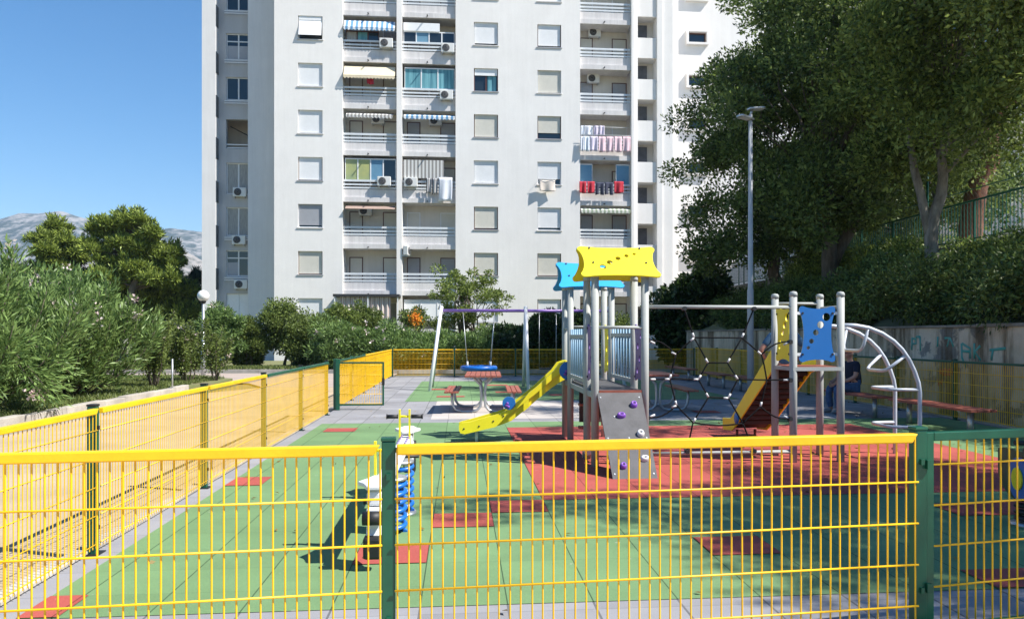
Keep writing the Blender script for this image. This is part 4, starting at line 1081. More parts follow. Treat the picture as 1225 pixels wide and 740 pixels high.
for px, py in ((555,512),(573,509),(590,503),(602,497)):
    c = on_y(px, py, YN); b.lathe([(.012,0),(.012,-.006),(.001,-.007)], 10, (c.x,YN-.052,c.z), 'y')
pb(b, 'bolt', mt['black'], sl)
# far tower: deck, panels, crossbars, second slide
D2 = 1.17
b = MB(); b.box(4.03, 9.41, D2-.035, 4.63, 10.03, D2); b2 = MB(); b2.box(4.01, 9.385, D2-.05, 4.65, 9.409, D2-.005); b2.box(4.005,9.41,D2-.05,4.029,10.03,D2-.005)
o = pb(b, 'deck', mt['redwood']); pb(b2, 'deck_edge', mt['post_grey'], o)
hs5 = [(-.115,-.165,.022),(-.075,-.085,.030),(-.02,.02,.036),(.04,.115,.044),(.115,.21,.050)]
fr_ = pf(lambda u, v, w: (4.33+u, 9.415+w, 1.565+v))
o = board('side_panel', pillow(.46,.68,.055,.03,.045), hs5, .018, fr_, mt['hdpe_blue'], ps)
b = MB()
for x, s_ in ((4.03+PR, 1), (4.63-PR, -1)):
    for z in (1.565+.255, 1.565-.245): b.box(x, 9.417, z-.018, x+s_*.075, 9.429, z+.018)
pb(b, 'panel_bracket', mt['white_paint'], o)
bolts(o, [(-.19,.255),(.19,.255),(-.19,-.245),(.19,-.245)], fr_)
fy = pf(lambda u, v, w: (4.02+w, 9.715+u, 1.565+v))
o = board('side_panel', pillow(.46,.68,.055,.03,.045), [(-h[0],h[1],h[2]) for h in hs5], .018, fy, mt['hdpe_yellow'], ps); bolts(o, [(-.19,.255),(.19,.255),(-.19,-.245),(.19,-.245)], fy)
b = MB(); b.tube([(4.03,10.0,1.96),(4.63,10.0,1.96)], .018, 10); pb(b, 'crossbar', mt['post_grey'])
b = MB(); b.tube([(4.63,9.43,1.9),(4.63,10.0,1.9)], .018, 10); pb(b, 'crossbar', mt['post_grey'])
sp = [(10.04,1.36),(10.04,1.10),(10.22,1.06),(11.55,.22),(11.75,.12),(12.15,.09),(12.17,.27),(11.80,.30),(11.62,.42),(10.36,1.26),(10.22,1.36)]
s2 = None
for x in (4.06, 4.60):
    b = MB(); b.prism(sp, .022, lambda u, v, w, x=x: Vector((x+w, u, v)))
    o = pb(b, 'slide_side', mt['hdpe_yellow'], s2, .004)
    if s2 is None: s2 = o; o.name = 'slide'
b = MB(); bed = [(10.05,1.17),(10.25,1.12),(11.6,.26),(11.78,.17),(12.14,.14)]
for (y0,z0),(y1,z1) in zip(bed[:-1], bed[1:]):
    b.quad((4.083,y0,z0),(4.599,y0,z0),(4.599,y1,z1),(4.083,y1,z1)); b.quad((4.083,y0,z0-.014),(4.083,y1,z1-.014),(4.599,y1,z1-.014),(4.599,y0,z0-.014))
for i in range(10):
    t = (i+.5)/10; y = 10.25+1.35*t; z = 1.12-.86*t-.014
    b.box(4.085, y-.022, z-.05, 4.597, y+.022, z-.001)
pb(b, 'chute', mt['brown_board'], s2)
b = MB(); b.tube([(4.2,11.9,-.01),(4.2,11.9,.12)], .02, 8); b.tube([(4.48,11.9,-.01),(4.48,11.9,.12)], .02, 8); pb(b, 'support', mt['redwood'], s2)
b = MB(); b.lathe([(.001,-.02),(.085,-.02),(.085,-.003)], 20, (4.06,11.5,.33), 'x'); pb(b, 'slide_cover', mt['hdpe_blue'], s2)
# net between the towers
YNET = 9.40
q = lambda x, y: on_y(760+x/3.085, 330+y/3.085, YNET)
b = MB(); b.tube([(PX1,YNET,on_y(860,367,YNET).z),(4.03,YNET+.03,on_y(860,367,YNET).z)], .022, 12); pb(b, 'crossbar', mt['post_grey'])
b = MB(); b.tube([(PX1,YNET,.14),(4.03,YNET+.03,.14)], .020, 12); pb(b, 'crossbar', mt['post_grey'])
zt_ = on_y(860,367,YNET).z
nd = dict(n1=q(217,227), n2=q(393,228), n3=q(268,320), n4=q(340,320), L=q(233,381), Rr=q(378,381), n5=q(270,447), n6=q(343,450), n7=q(213,540), n8=q(397,543),
          nl1=q(150,289), nl2=q(127,380), nl3=q(152,477), nr1=q(465,289), nr2=q(485,383), nr3=q(462,482))
ax = lambda x: Vector((q(x,300).x, YNET, 0))
nd.update(t1=Vector((q(180,110).x,YNET,zt_-.02)), t2=Vector((q(437,110).x,YNET,zt_-.02)), b1=Vector((q(190,640).x,YNET,.16)), b2=Vector((q(437,645).x,YNET,.16)),
          a1=Vector((PX1+.045,YNET,q(48,236).z)), a2=Vector((PX1+.045,YNET,q(50,381).z)), a3=Vector((PX1+.045,YNET,q(50,522).z)),
          c1=Vector((3.99,YNET+.03,q(567,243).z)), c2=Vector((3.99,YNET+.03,q(570,384).z)), c3=Vector((3.99,YNET+.03,q(570,527).z)))
ed = [('t1','n1'),('t2','n2'),('n1','n2'),('n1','n3'),('n2','n4'),('n3','n4'),('n3','L'),('n4','Rr'),('L','n5'),('Rr','n6'),('n5','n6'),('n5','n7'),('n6','n8'),('n7','n8'),('n7','b1'),('n8','b2'),
      ('a1','nl1'),('nl1','nl2'),('a2','nl2'),('nl2','L'),('nl2','nl3'),('a3','nl3'),('nl3','n7'),('nl1','n1'),('n2','nr1'),('nr1','c1'),('nr1','nr2'),('Rr','nr2'),('nr2','c2'),('nr2','nr3'),('nr3','c3'),('nr3','n8')]
b = MB(); clamps = []
bow = {('a1','nl1'):.05,('a3','nl3'):-.05,('nr1','c1'):.05,('nr3','c3'):-.05,('nr1','nr2'):.03,('n7','n8'):-.03}
for a, c in ed:
    A, C = nd[a], nd[c]; d = bow.get((a, c), 0)
    b.tube([A.lerp(C, t/6)+Vector((0,0,d*math.sin(math.pi*t/6))) for t in range(7)], .0095, 8)
    dd = (C-A).normalized()
    if c in ('n1','n2','n3','n4','n5','n6','n7','L','Rr','nl1','nl2','nl3','nr1','nr3') and (a, c) != ('n1','n2') and (a, c) not in (('nl3','n7'),('nr3','n8'),('n3','n4')): clamps.append((C-dd*.06, C-dd*.004))
    if a[0] == 'a': clamps.append((A, A+dd*.09))
    if c[0] == 'c': clamps.append((C-dd*.09, C))
rope = pb(b, 'rope_net', mt['rope'])
for p0, p1 in clamps:
    b = MB(); b.tube([p0, p1], .0125, 8); pb(b, 'clamp', mt['hold_white'], rope)
for k in ('t1','t2','b1','b2','a1','a2','a3','c1','c2','c3'):
    p_ = nd[k]; b = MB(); b.tube([(p_.x,p_.y-.04,p_.z),(p_.x,p_.y+.04,p_.z)], .026, 10); pb(b, 'bolt', mt['black'], rope)
# arched ladder on the right
AY0, AY1, AXE = 9.43, 10.0, 5.65
arch = [(4.64,1.675),(4.82,1.67),(4.99,1.64),(5.16,1.575),(5.31,1.48),(5.42,1.375),(5.51,1.25),(5.58,1.11),(5.63,.97),(5.65,.85),(5.65,.4),(5.65,-.02)]
o = None
for y in (AY0, AY1):
    b = MB(); b.tube([(x,y,z) for x, z in arch], .026, 12)
    oo = pb(b, 'arch_ladder', mt['arch_grey'], o)
    if o is None: o = oo
    else: oo.name = 'side_tube'
def rung(x, z, dx, dz):
    y0, y1 = AY0, AY1; k = .10
    b = MB(); pts = [(x,y0,z),(x+dx*.75,y0+.03,z+dz*.75),(x+dx*.93,y0+.06,z+dz*.93),(x+dx,y0+.13,z+dz),(x+dx,y1-.13,z+dz),(x+dx*.93,y1-.06,z+dz*.93),(x+dx*.75,y1-.03,z+dz*.75),(x,y1,z)]
    b.tube(pts, .020, 10); pb(b, 'rung', mt['arch_grey'], o)
rung(4.99,1.64,-.07,-.28); rung(5.47,1.31,-.24,-.20); rung(5.645,.88,-.36,-.0); rung(5.65,.42,-.36,-.0)
# ================================================================= swings
sw = empty('swing_frame', (1.88, 23.45, 0), label='swing frame with white slanted legs and a long purple top bar', cat='swing')
SO = sw.location.copy()
def swb(b, name, mat, parent=None): return b.build(name, mat, parent or sw, 0, Matrix.Translation(-SO))
BZ = 2.27
b = MB(); b.tube([(-.58,23.45,BZ),(4.42,23.45,BZ)], .045, 14); swb(b, 'top_bar', mt['purple_pipe'])
for x, dx in ((-.56,-.30),(1.9,0),(4.38,.30)):
    for dy in (-.95, .85):
        b = MB(); b.tube([(x,23.45+dy*.02,BZ+.06),(x+dx,23.45+dy,-.02)], .05, 14); leg = swb(b, 'leg', mt['white_paint'])
    b = MB(); b.lathe([(.06,-.06),(.06,.06),(.03,.09),(.001,.09)], 14, (x,23.45,BZ+.05)); swb(b, 'leg_joint', mt['white_paint'], leg)
bs = empty('basket_swing', (.53, 23.45, .60), label='round blue basket swing hanging above the picnic table', cat='swing')
b = MB(); n = 28
b.tube([(.47*math.cos(2*math.pi*k/n), .47*math.sin(2*math.pi*k/n), 0) for k in range(n)], .075, 12, closed=True); b.build('basket_ring', mt['spring_blue'], bs)
b = MB()
for k in range(-4, 5):
    w = math.sqrt(max(0, .46**2-(k*.1)**2))
    b.tube([(k*.1,-w,-.0),(k*.1,0,-.08),(k*.1,w,0)], .008, 6); b.tube([(-w,k*.1,0),(0,k*.1,-.08),(w,k*.1,0)], .008, 6)
b.build('basket_net', mt['rope'], bs)
b = MB()
for sx in (-1, 1):
    for sy in (-1, 1): b.tube([(sx*.33,sy*.33,.05),(sx*.46,sy*.04,BZ-.60-.06)], .011, 6)
b.build('suspension_rope', mt['galv'], bs)
b = MB()
for sx in (-1, 1):
    for sy in (-1, 1): b.tube([(sx*.33,sy*.33,.05),(sx*.335,sy*.32,.19)], .026, 8)
b.build('rope_sleeve', mt['white_paint'], bs)
ss = empty('flat_swing', (2.55, 23.45, .58), label='flat black swing seat hanging left of the climbing tower', cat='swing')
b = MB(); b.box(-.24,-.1,-.02,.24,.1,.02); b.build('seat', mt['black'], ss, .008)
b = MB(); b.tube([(-.25,0,0),(-.25,0,BZ-.62)], .009, 6); b.tube([(.25,0,0),(.25,0,BZ-.62)], .009, 6); b.build('chain', mt['galv'], ss)
# ================================================================= picnic tables and benches
def slats(x0, x1, y0, y1, z, n, th=.035, gap=.012, along='y'):
    b = MB(); w = (x1-x0+gap)/n
    for i in range(n): b.box(x0+i*w, y0, z-th, x0+i*w+w-gap, y1, z)
    return b
def picnic(x, y, rz, label, first=None):
    if first is None:
        r = empty('picnic_table', (0,0,0))
        slats(-.36,.36,-.95,.95,.76,7).build('tabletop', mt['redwood'], r, .004)
        for sx in (-1, 1): slats(sx*.62-.14, sx*.62+.14, -.95, .95, .45, 3).build('seat', mt['redwood'], r, .004)
        for yy in (-.62, .62):
            for sx in (-1, 1):
                b = MB()
                pts = [(sx*.18,yy,.72),(sx*.15,yy,.66),(sx*.055,yy,.56),(sx*.035,yy,.40),(sx*.035,yy,.25),(sx*.05,yy,.13),(sx*.12,yy,.05),(sx*.24,yy,.025),(sx*.42,yy,.025),(sx*.54,yy,.06),(sx*.60,yy,.15),(sx*.62,yy,.28),(sx*.62,yy,.41)]
                b.tube(pts, .028, 10); b.build('leg', mt['galv'], r)
        b = MB()
        for sx in (-1, 1): b.box(sx*.62-.12,-.64,.40,sx*.62+.12,-.60,.413); b.box(sx*.62-.12,.60,.40,sx*.62+.12,.64,.413)
        b.box(-.32,-.64,.70,.32,-.60,.722); b.box(-.32,.60,.70,.32,.64,.722)
        b.build('bearer', mt['galv'], r)
    else: r = copy_tree(first)
    r.location = (x, y, 0); r.rotation_euler = (0,0,rz)
    return tag(r, label, 'picnic table', 'picnic tables')
pt = picnic(.47, 16.75, R(-2), 'red slatted picnic table in the sun on the pale paving')
picnic(4.05, 16.75, R(-2), 'red slatted picnic table in the shade behind the rope net', pt)
def bench(x, y, L, label, first=None, rz=0):
    if first is None:
        r = empty('bench', (0,0,0))
        slats(-.21,.21,-1,1,.43,4,.04,.014).build('seat', mt['redwood'], r, .004)
        for yy in (-.72, .72):
            b = MB(); b.tube([(0,yy,.0),(0,yy,.372)], .045, 12); b.box(-.19,yy-.03,.373,.19,yy+.03,.388); b.build('leg', mt['galv'], r)
    else: r = copy_tree(first)
    r.location = (x, y, 0); r.rotation_euler = (0,0,rz); r.scale = (1, L/2, 1)
    return tag(r, label, 'bench', 'benches along the graffiti wall fence')
be = bench(7.83, 12.55, 2.35, 'red slatted bench nearest the photographer right of the arched ladder')
bench(7.72, 15.1, 2.05, 'red slatted bench on which the man in navy sits', be)
bench(7.8, 21.1, 2.0, 'red slatted bench in the shade just left of the lamp post', be)
bench(7.6, 23.4, 2.0, 'red slatted bench second beyond the lamp post', be)
bench(7.7, 27.6, 2.8, 'farthest red slatted bench near the back right corner of the fence', be)
# ================================================================= seesaw on blue springs
se = empty('spring_seesaw', (-.54, 6.72, -.012), R(-1.5), label='white seesaw on two blue coil springs behind the nearest green post', cat='seesaw')
se.rotation_euler.x = .04
b = MB(); b.box(-.05,-1.28,.475,.05,1.28,.575); beam = b.build('beam', mt['white_paint'], se, .02)
b = MB()
for i in range(6):
    for sx in (-.035, .035): b.lathe([(.013,.5805),(.013,.586),(.001,.588)], 8, (sx, .55+i*.1, 0))
b.build('grip_dot', mt['hold_purple'], beam)
for sy in (-.33, .33):
    b = MB(); pts = []; turns = 6.5; N_ = 130
    for i in range(N_+1):
        t = i/N_; a = t*turns*2*math.pi; r = .095
        pts.append((r*math.cos(a)+.02, sy+r*math.sin(a), .03+.42*t))
    b.tube(pts, .019, 8); sp_ = b.build('spring', mt['spring_blue'], se)
    b = MB(); b.lathe([(.13,-.002),(.13,.025),(.001,.026)], 18, (.02,sy,0)); b.lathe([(.11,.445),(.11,.468),(.001,.4685)], 18, (.02,sy,0)); b.build('spring_plate', mt['galv'], sp_)
for s_ in (-1, 1):
    y = s_*1.28
    b = MB()      # moulded seat with side wings
    o_ = [(-.125,.0),(-.08,.05),(-.045,.14),(.045,.14),(.08,.05),(.125,.0),(.08,-.08),(.045,-.17),(-.045,-.17),(-.08,-.08)]
    b.prism([(u, v*1.1) for u, v in o_], .03, lambda u, v, w, y=y, s_=s_: Vector((u, y-s_*.12+v*s_, .59+w)))
    seat = b.build('seat', mt['white_paint'], se, .008)
    b = MB(); hy = y-s_*.42
    for sx in (-.045, .045): b.box(sx-.008, hy-.016, .50, sx+.008, hy+.02, .84)
    b.tube([(-.05,hy,.775),(.05,hy,.775)], .012, 8)
    hd = b.build('handle', mt['hdpe_yellow'], se)
    for s2_ in (-1, 1): b = MB(); b.tube([(s2_*.06,hy,.775),(s2_*.165,hy,.775)], .019, 12); b.tube([(s2_*.160,hy,.775),(s2_*.168,hy,.775)], .024, 12); b.build('grip', mt['black'], hd)
    b = MB(); b.tube([(-.13,hy,.40),(.13,hy,.40)], .014, 10); b.build('footrest', mt['black'], se)
    b = MB(); b.prism([(-.05,.47),(-.05,.30),(.10,.18),(.16,.20),(.10,.34),(.10,.47)], .09, lambda u, v, w, y=y, s_=s_: Vector((w-.045, y+s_*(u-.05), v)))
    e_ = b.build('end_plate', mt['white_paint'], se, .01)
    b = MB(); b.tube([(-.062,y+s_*.09,.42),(.062,y+s_*.09,.42)], .045, 16); b.build('hub', mt['black'], e_)
    b = MB(); b.box(-.06,y+s_*.02,.15,.06,y+s_*.12,.30); b.build('bumper', mt['black'], e_, .02)
# ================================================================= spring rider at the right edge
sr = empty('spring_rider', (4.62, 6.15, 0), R(-100), label='green and blue spring rider cut off by the right edge', cat='spring rider')
fA = lambda s_: (lambda u, v, w: Vector((u, s_*.10+w, v)))
for s_ in (-1, 1):
    board('side_board', [(.34*math.cos(a)*(1+.12*math.cos(3*a)), .46+.20*math.sin(a)+.05*math.cos(2*a)) for a in [2*math.pi*k/36 for k in range(36)]], [], .018, fA(s_), mt['green'], sr)
    o = board('disc', [(.16*math.cos(2*math.pi*k/24)+.12, .40+.17*math.sin(2*math.pi*k/24)) for k in range(24)], [], .018, (lambda s_: lambda u, v, w: Vector((u, s_*.125+s_*w, v)))(s_), mt['hdpe_blue'], sr)
    board('spot', [(.08*math.cos(2*math.pi*k/20)+.12, .40+.09*math.sin(2*math.pi*k/20)) for k in range(20)], [], .012, (lambda s_: lambda u, v, w: Vector((u, s_*.146+s_*w, v)))(s_), mt['hdpe_yellow'], o)
orange = M('orange_board', (.62,.16,.03), .45)
board('head_board', [(.10*math.cos(2*math.pi*k/20)+.26, .74+.10*math.sin(2*math.pi*k/20)) for k in range(20)], [], .02, lambda u, v, w: Vector((u, -.01+w, v)), orange, sr)
b = MB(); b.box(-.22,-.098,.52,.12,.098,.55); b.build('seat', mt['hdpe_yellow'], sr, .01)
b = MB(); b.tube([(.22,-.22,.70),(.22,.22,.70)], .018, 10); b.build('handle', mt['black'], sr)
b = MB(); b.tube([(.09*math.cos(t*.3),.09*math.sin(t*.3),.02+.27*t/110) for t in range(111)], .018, 8); b.build('spring', mt['black'], sr)
b = MB(); b.box(-.14,-.097,.285,.14,.097,.31); b.build('top_plate', mt['galv'], sr)
b = MB(); b.lathe([(.14,0),(.14,.022),(.001,.023)], 18); b.build('base_plate', mt['galv'], sr)
# ================================================================= lamps
mt['lamp_grey'] = M('lamp_grey_paint', (.42,.44,.46), .5, var=.08)
lp = empty('street_lamp', (6.78, 18.3, 0), label='tall grey lamp post with two flat lamp heads beside the trees', cat='street lamp')
b = MB(); b.tube([(0,0,0),(0,0,2.6),(0,0,2.65),(0,0,6.72)], [.075,.075,.062,.045], 16); b.build('pole', mt['lamp_grey'], lp)
b = MB(); b.lathe([(.14,0),(.14,.02),(.085,.03),(.085,.14),(.076,.15)], 16); b.build('base_collar', mt['galv'], lp)
for dx, dy, dz in ((-.30,-.12,6.62),(.26,.05,6.86)):
    d = Vector((dx, dy, 0)).normalized(); n = Vector((-d.y, d.x, 0)); c = Vector((0,0,dz))
    b = MB(); b.tube([Vector((0,0,6.70)), c+d*.05], .03, 10); arm = b.build('arm', mt['galv'], lp)
    pl = [(-.06,-.07),(.30,-.12),(.36,-.08),(.36,.08),(.30,.12),(-.06,.07)]
    b = MB(); b.prism(pl, .05, lambda u, v, w, d=d, n=n, c=c: c+d*u+n*v+Vector((0,0,w-.02+u*.10))); b.build('lamp_head', mt['galv'], arm, .012)
    b = MB(); b.prism([(.05,-.07),(.30,-.09),(.30,.09),(.05,.07)], -.006, lambda u, v, w, d=d, n=n, c=c: c+d*u+n*v+Vector((0,0,w-.022+u*.10))); b.build('lens', mt['hold_white'], arm)
gl = empty('globe_lamp', (-8.95, 29.0, 0), label='white globe lamp on a thin grey pole beside the path', cat='street lamp')
b = MB(); b.tube([(0,0,-.04),(0,0,1.0),(0,0,1.04),(0,0,2.74)], [.085,.085,.05,.045], 14); b.build('pole', mt['galv'], gl)
b = MB(); b.lathe([(.20*math.sin(math.pi*k/16)+.0005, 2.93-.20*math.cos(math.pi*k/16)) for k in range(17)], 28); b.build('globe', mt['lamp_globe'], gl)
b = MB(); b.lathe([(.05,2.66),(.09,2.70),(.10,2.76),(.05,2.78)], 16); b.build('collar', mt['black'], gl)
# ================================================================= people
def skin_body(name, joints, edges, mat, parent=None, root=0, sub=2):
    me = bpy.data.meshes.new(name); me.from_pydata([j[:3] for j in joints], edges, [])
    o = link(name, me, mat, parent)
    o.modifiers.new('skin', 'SKIN').use_smooth_shade = True
    if not me.skin_vertices:
        with bpy.context.temp_override(object=o, active_object=o, selected_objects=[o]): bpy.ops.mesh.customdata_skin_add()
    for i, j in enumerate(joints):
        r = j[3]; me.skin_vertices[0].data[i].radius = (r, j[4] if len(j) > 4 else r)
        me.skin_vertices[0].data[i].use_root = (i == root)
    s = o.modifiers.new('subd', 'SUBSURF'); s.levels = sub; s.render_levels = sub
    return o
def hand(J, E, wrist, d, side, palm_n):
    """five curled fingers from the wrist index; d forward, side across towards the thumb, palm_n palm direction"""
    w = Vector(J[wrist][:3]); d = d.normalized(); side = side.normalized(); palm_n = palm_n.normalized()
    pc = w+d*.05; J.append((*pc, .026)); E.append((wrist, len(J)-1)); p = len(J)-1
    for k, (off, ln) in enumerate(((-.030,.060),(-.010,.075),(.010,.080),(.028,.070))):
        a = pc+d*.035+side*off; J.append((*a, .0095)); E.append((p, len(J)-1))
        m = a+d*ln*.55+palm_n*.012; J.append((*m, .0085)); E.append((len(J)-2, len(J)-1))
        t = m+d*ln*.3+palm_n*.03; J.append((*t, .007)); E.append((len(J)-2, len(J)-1))
    a = w+d*.03+side*.036; J.append((*a, .011)); E.append((wrist, len(J)-1))
    t = a+d*.04+side*.018+palm_n*.012; J.append((*t, .0085)); E.append((len(J)-2, len(J)-1))
# ---- man seated on the bench, facing left (-X), hands between the knees
man = empty('person', (7.86, 15.45, 0), R(180+8), label='bald man in navy T-shirt and jeans sitting on a bench', cat='person')
# local frame: x forward, y left, z up
J = [(0,0,.52,.13,.15),(.0,0,.66,.12,.15),(.035,0,.82,.125,.165),(.06,0,.95,.11,.17),(.085,0,1.03,.055),(.10,0,1.10,.052),
     (.12,0,1.16,.078),(.125,0,1.23,.092,.080),(.115,0,1.275,.07,.066)]
E_ = [(0,1),(1,2),(2,3),(3,4),(4,5),(5,6),(6,7),(7,8)]
J += [(.205,0,1.135,.040),(.232,0,1.195,.018),(.222,0,1.165,.022)]; E_ += [(6,9),(7,10),(6,11)]          # chin, nose, mouth
J += [(.115,.086,1.19,.018),(.115,-.086,1.19,.018)]; E_ += [(6,12),(6,13)]          # ears
for s_ in (1, -1):
    n = len(J)
    J += [(.06,s_*.20,.965,.062),(.13,s_*.245,.74,.046),(.27,s_*.20,.66,.040),(.42,s_*.10,.62,.030)]
    E_ += [(3,n),(n,n+1),(n+1,n+2),(n+2,n+3)]
    hand(J, E_, n+3, Vector((.8,-s_*.35,-.45)), Vector((.2,s_*.3,.8)), Vector((.1,-s_*.9,-.2)))
    n = len(J)
    J += [(.06,s_*.10,.50,.095),(.46,s_*.13,.50,.068),(.455,s_*.14,.26,.055),(.42,s_*.14,.09,.042),(.44,s_*.145,.045,.04),(.56,s_*.16,.035,.032)]
    E_ += [(0,n),(n,n+1),(n+1,n+2),(n+2,n+3),(n+3,n+4),(n+4,n+5)]
body = skin_body('body', J, E_, mt['skin'], man)
Js = [(-.005,0,.50,.150,.172),(-.005,0,.66,.148,.178),(.03,0,.82,.148,.19),(.055,0,.955,.118,.18),(.078,0,1.03,.068)]
Es = [(0,1),(1,2),(2,3),(3,4)]
for s_ in (1, -1):
    n = len(Js); Js += [(.06,s_*.20,.968,.080),(.11,s_*.24,.80,.066)]; Es += [(3,n),(n,n+1)]
skin_body('shirt', Js, Es, mt['navy'], man)
Jt = [(0,0,.50,.138,.158)]; Et = []
for s_ in (1, -1):
    n = len(Jt); Jt += [(.08,s_*.10,.51,.108),(.47,s_*.13,.505,.082),(.462,s_*.14,.27,.070),(.425,s_*.14,.10,.060)]; Et += [(0,n),(n,n+1),(n+1,n+2),(n+2,n+3)]
skin_body('jeans', Jt, Et, mt['denim'], man)
for s_ in (1, -1):
    skin_body('shoe', [(.40,s_*.14,.06,.048),(.48,s_*.15,.05,.05),(.60,s_*.162,.04,.038)], [(0,1),(1,2)], mt['shoe'], man)
for s_ in (1, -1):
    b = MB(); b.lathe([(.010*math.sin(math.pi*k/8)+.0003, -.010*math.cos(math.pi*k/8)) for k in range(9)], 10, (.205, s_*.034, 1.205)); b.build('eye', mt['black'], man)
# ---- adult standing behind the far slide
wo = empty('person', (5.76, 13.9, 0), R(82), label='adult in blue shirt standing behind the yellow panel of the far slide', cat='person'); wo.scale = (1.07,)*3
J = [(0,0,.95,.125,.16),(.0,0,1.10,.11,.15),(.01,0,1.28,.12,.17),(.01,0,1.42,.10,.17),(.015,0,1.50,.052),(.03,0,1.56,.05),(.045,0,1.62,.075),(.05,0,1.69,.088,.076),(.04,0,1.735,.066)]
E_ = [(0,1),(1,2),(2,3),(3,4),(4,5),(5,6),(6,7),(7,8)]
J += [(.115,0,1.59,.038),(.15,0,1.655,.017),(.045,.08,1.65,.017),(.045,-.08,1.65,.017)]; E_ += [(6,9),(7,10),(6,11),(6,12)]
for s_ in (1, -1):
    n = len(J)
    J += [(.01,s_*.20,1.43,.058),(-.03,s_*.39,1.20,.044),(.05,s_*.30,1.08,.037),(.10,s_*.20,1.02,.029)]; hd_ = Vector((.35,-s_*.8,-.3))
    E_ += [(3,n),(n,n+1),(n+1,n+2),(n+2,n+3)]
    hand(J, E_, n+3, hd_, Vector((.1,s_*.2,.9)), Vector((.3,-s_*.8,-.2)))
    n = len(J)
    J += [(0,s_*.10,.88,.095),(.02,s_*.11,.49,.065),(-.01,s_*.11,.27,.056),(-.02,s_*.11,.09,.042),(.0,s_*.115,.045,.04),(.12,s_*.13,.035,.032)]
    E_ += [(0,n),(n,n+1),(n+1,n+2),(n+2,n+3),(n+3,n+4),(n+4,n+5)]
skin_body('body', J, E_, mt['skin'], wo)
Js = [(0,0,.92,.140,.172),(0,0,1.10,.132,.168),(.01,0,1.28,.138,.186),(.01,0,1.425,.112,.18),(.012,0,1.50,.066)]; Es = [(0,1),(1,2),(2,3),(3,4)]
for s_ in (1, -1):
    n = len(Js); Js += [(.01,s_*.20,1.435,.076),(-.02,s_*.335,1.265,.062)]; Es += [(3,n),(n,n+1)]
skin_body('shirt', Js, Es, mt['blue_shirt'], wo)
Jt = [(0,0,.93,.134,.164)]; Et = []
for s_ in (1, -1):
    n = len(Jt); Jt += [(0,s_*.10,.86,.108),(.02,s_*.11,.49,.080),(-.01,s_*.11,.27,.072),(-.02,s_*.11,.10,.064)]; Et += [(0,n),(n,n+1),(n+1,n+2),(n+2,n+3)]
skin_body('jeans', Jt, Et, mt['denim'], wo)
for s_ in (1, -1): skin_body('shoe', [(-.03,s_*.11,.06,.048),(.04,s_*.12,.05,.05),(.16,s_*.13,.04,.038)], [(0,1),(1,2)], mt['shoe'], wo)
skin_body('hair', [(.02,0,1.76,.07),(.0,0,1.70,.085),(-.02,0,1.63,.07)], [(0,1),(1,2)], mt['brown_board'], wo)
# ================================================================= vegetation
def limb_pts(a, b, n=6, wob=.12):
    a, b = Vector(a), Vector(b); L = (b-a).length
    return [a.lerp(b, t/n)+Vector((random.uniform(-1,1), random.uniform(-1,1), random.uniform(-.5,.5)))*L*wob*math.sin(math.pi*t/n)*.5 for t in range(n+1)]
def crown_clumps(c, rad, n, shell=.55, bottom=-.9):
    c = np.array(c); d = sphere_pts(n*2); d = d[d[:,2] > bottom][:n]
    r = rng.uniform(shell, 1, len(d))[:, None]**.6
    lump = 1+.24*np.sin(d[:,[0]]*5+rng.uniform(0,6))+.20*np.sin(d[:,[1]]*6+d[:,[2]]*4+rng.uniform(0,6))
    return c+d*np.array(rad)*r*lump
def clump_leaves(cl, per, cr, up=.3, outc=None, squash=.7):
    n = len(cl)*per
    base = np.repeat(cl, per, 0)
    off = rng.normal(size=(n, 3)); off /= np.linalg.norm(off, axis=1, keepdims=True)
    off *= (rng.uniform(0, 1, n)**.45)[:, None]
    crs = np.repeat(rng.uniform(.6, 1.25, len(cl))*cr, per)[:, None]
    P = base+off*crs*np.array([1, 1, squash])
    D = off+rng.normal(size=(n, 3))*.55; D[:, 2] += up
    return P, D
def rel(pts, o): return [Vector(p)-Vector(o) for p in pts]
def tree(name, base, trunk_to, r0, crowns, leaf, L, W, label, cat, bark='bark', per=260, ncl=110, cr=.75, limbs=9, group=None, fork=None, up=.2, squash=.7, shell=.45, bottom=-.9):
    root = empty(name, base, label=label, cat=cat, group=group)
    o = Vector(base); b = MB()
    pts = limb_pts((0,0,-.25), Vector(trunk_to)-o, 8, .06)
    b.tube(pts, [r0*1.35]+[r0*(1-.55*i/8) for i in range(1, 9)], 12)
    allc = []
    for (cc, rad, frac) in crowns:
        cl = crown_clumps(cc, rad, int(ncl*frac), shell, bottom); allc.append(cl)
    allc = np.concatenate(allc)
    top = pts[-1]; tips = allc[rng.choice(len(allc), min(limbs, len(allc)), replace=False)]
    for t in tips:
        st_ = pts[random.randint(5, 8)]
        p2 = limb_pts(st_, Vector(t)-o, 6, .16)
        b.tube(p2, [r0*.30*(1-.8*i/6) for i in range(7)], 7)
    if fork:
        for f in fork:
            p2 = limb_pts(pts[2], Vector(f)-o, 6, .05); b.tube(p2, [r0*.7*(1-.5*i/6) for i in range(7)], 10)
    # twigs into the clumps
    for t in allc[::3]:
        e = Vector(t)-o; s_ = min(pts[4:]+[top], key=lambda q: (q-e).length); m = s_.lerp(e, .35)
        b.tube([m+Vector((0,0,-.1)), m.lerp(e, .5)+Vector((random.uniform(-.1,.1), random.uniform(-.1,.1), .1)), e], [r0*.09, r0*.06, .006], 5)
    b.build('trunk', mt[bark], root)
    P, D = clump_leaves(allc-np.array(base), per, cr, up, squash=squash)
    leaves('crown', P, D, L, W, mt[leaf], root)
    return root
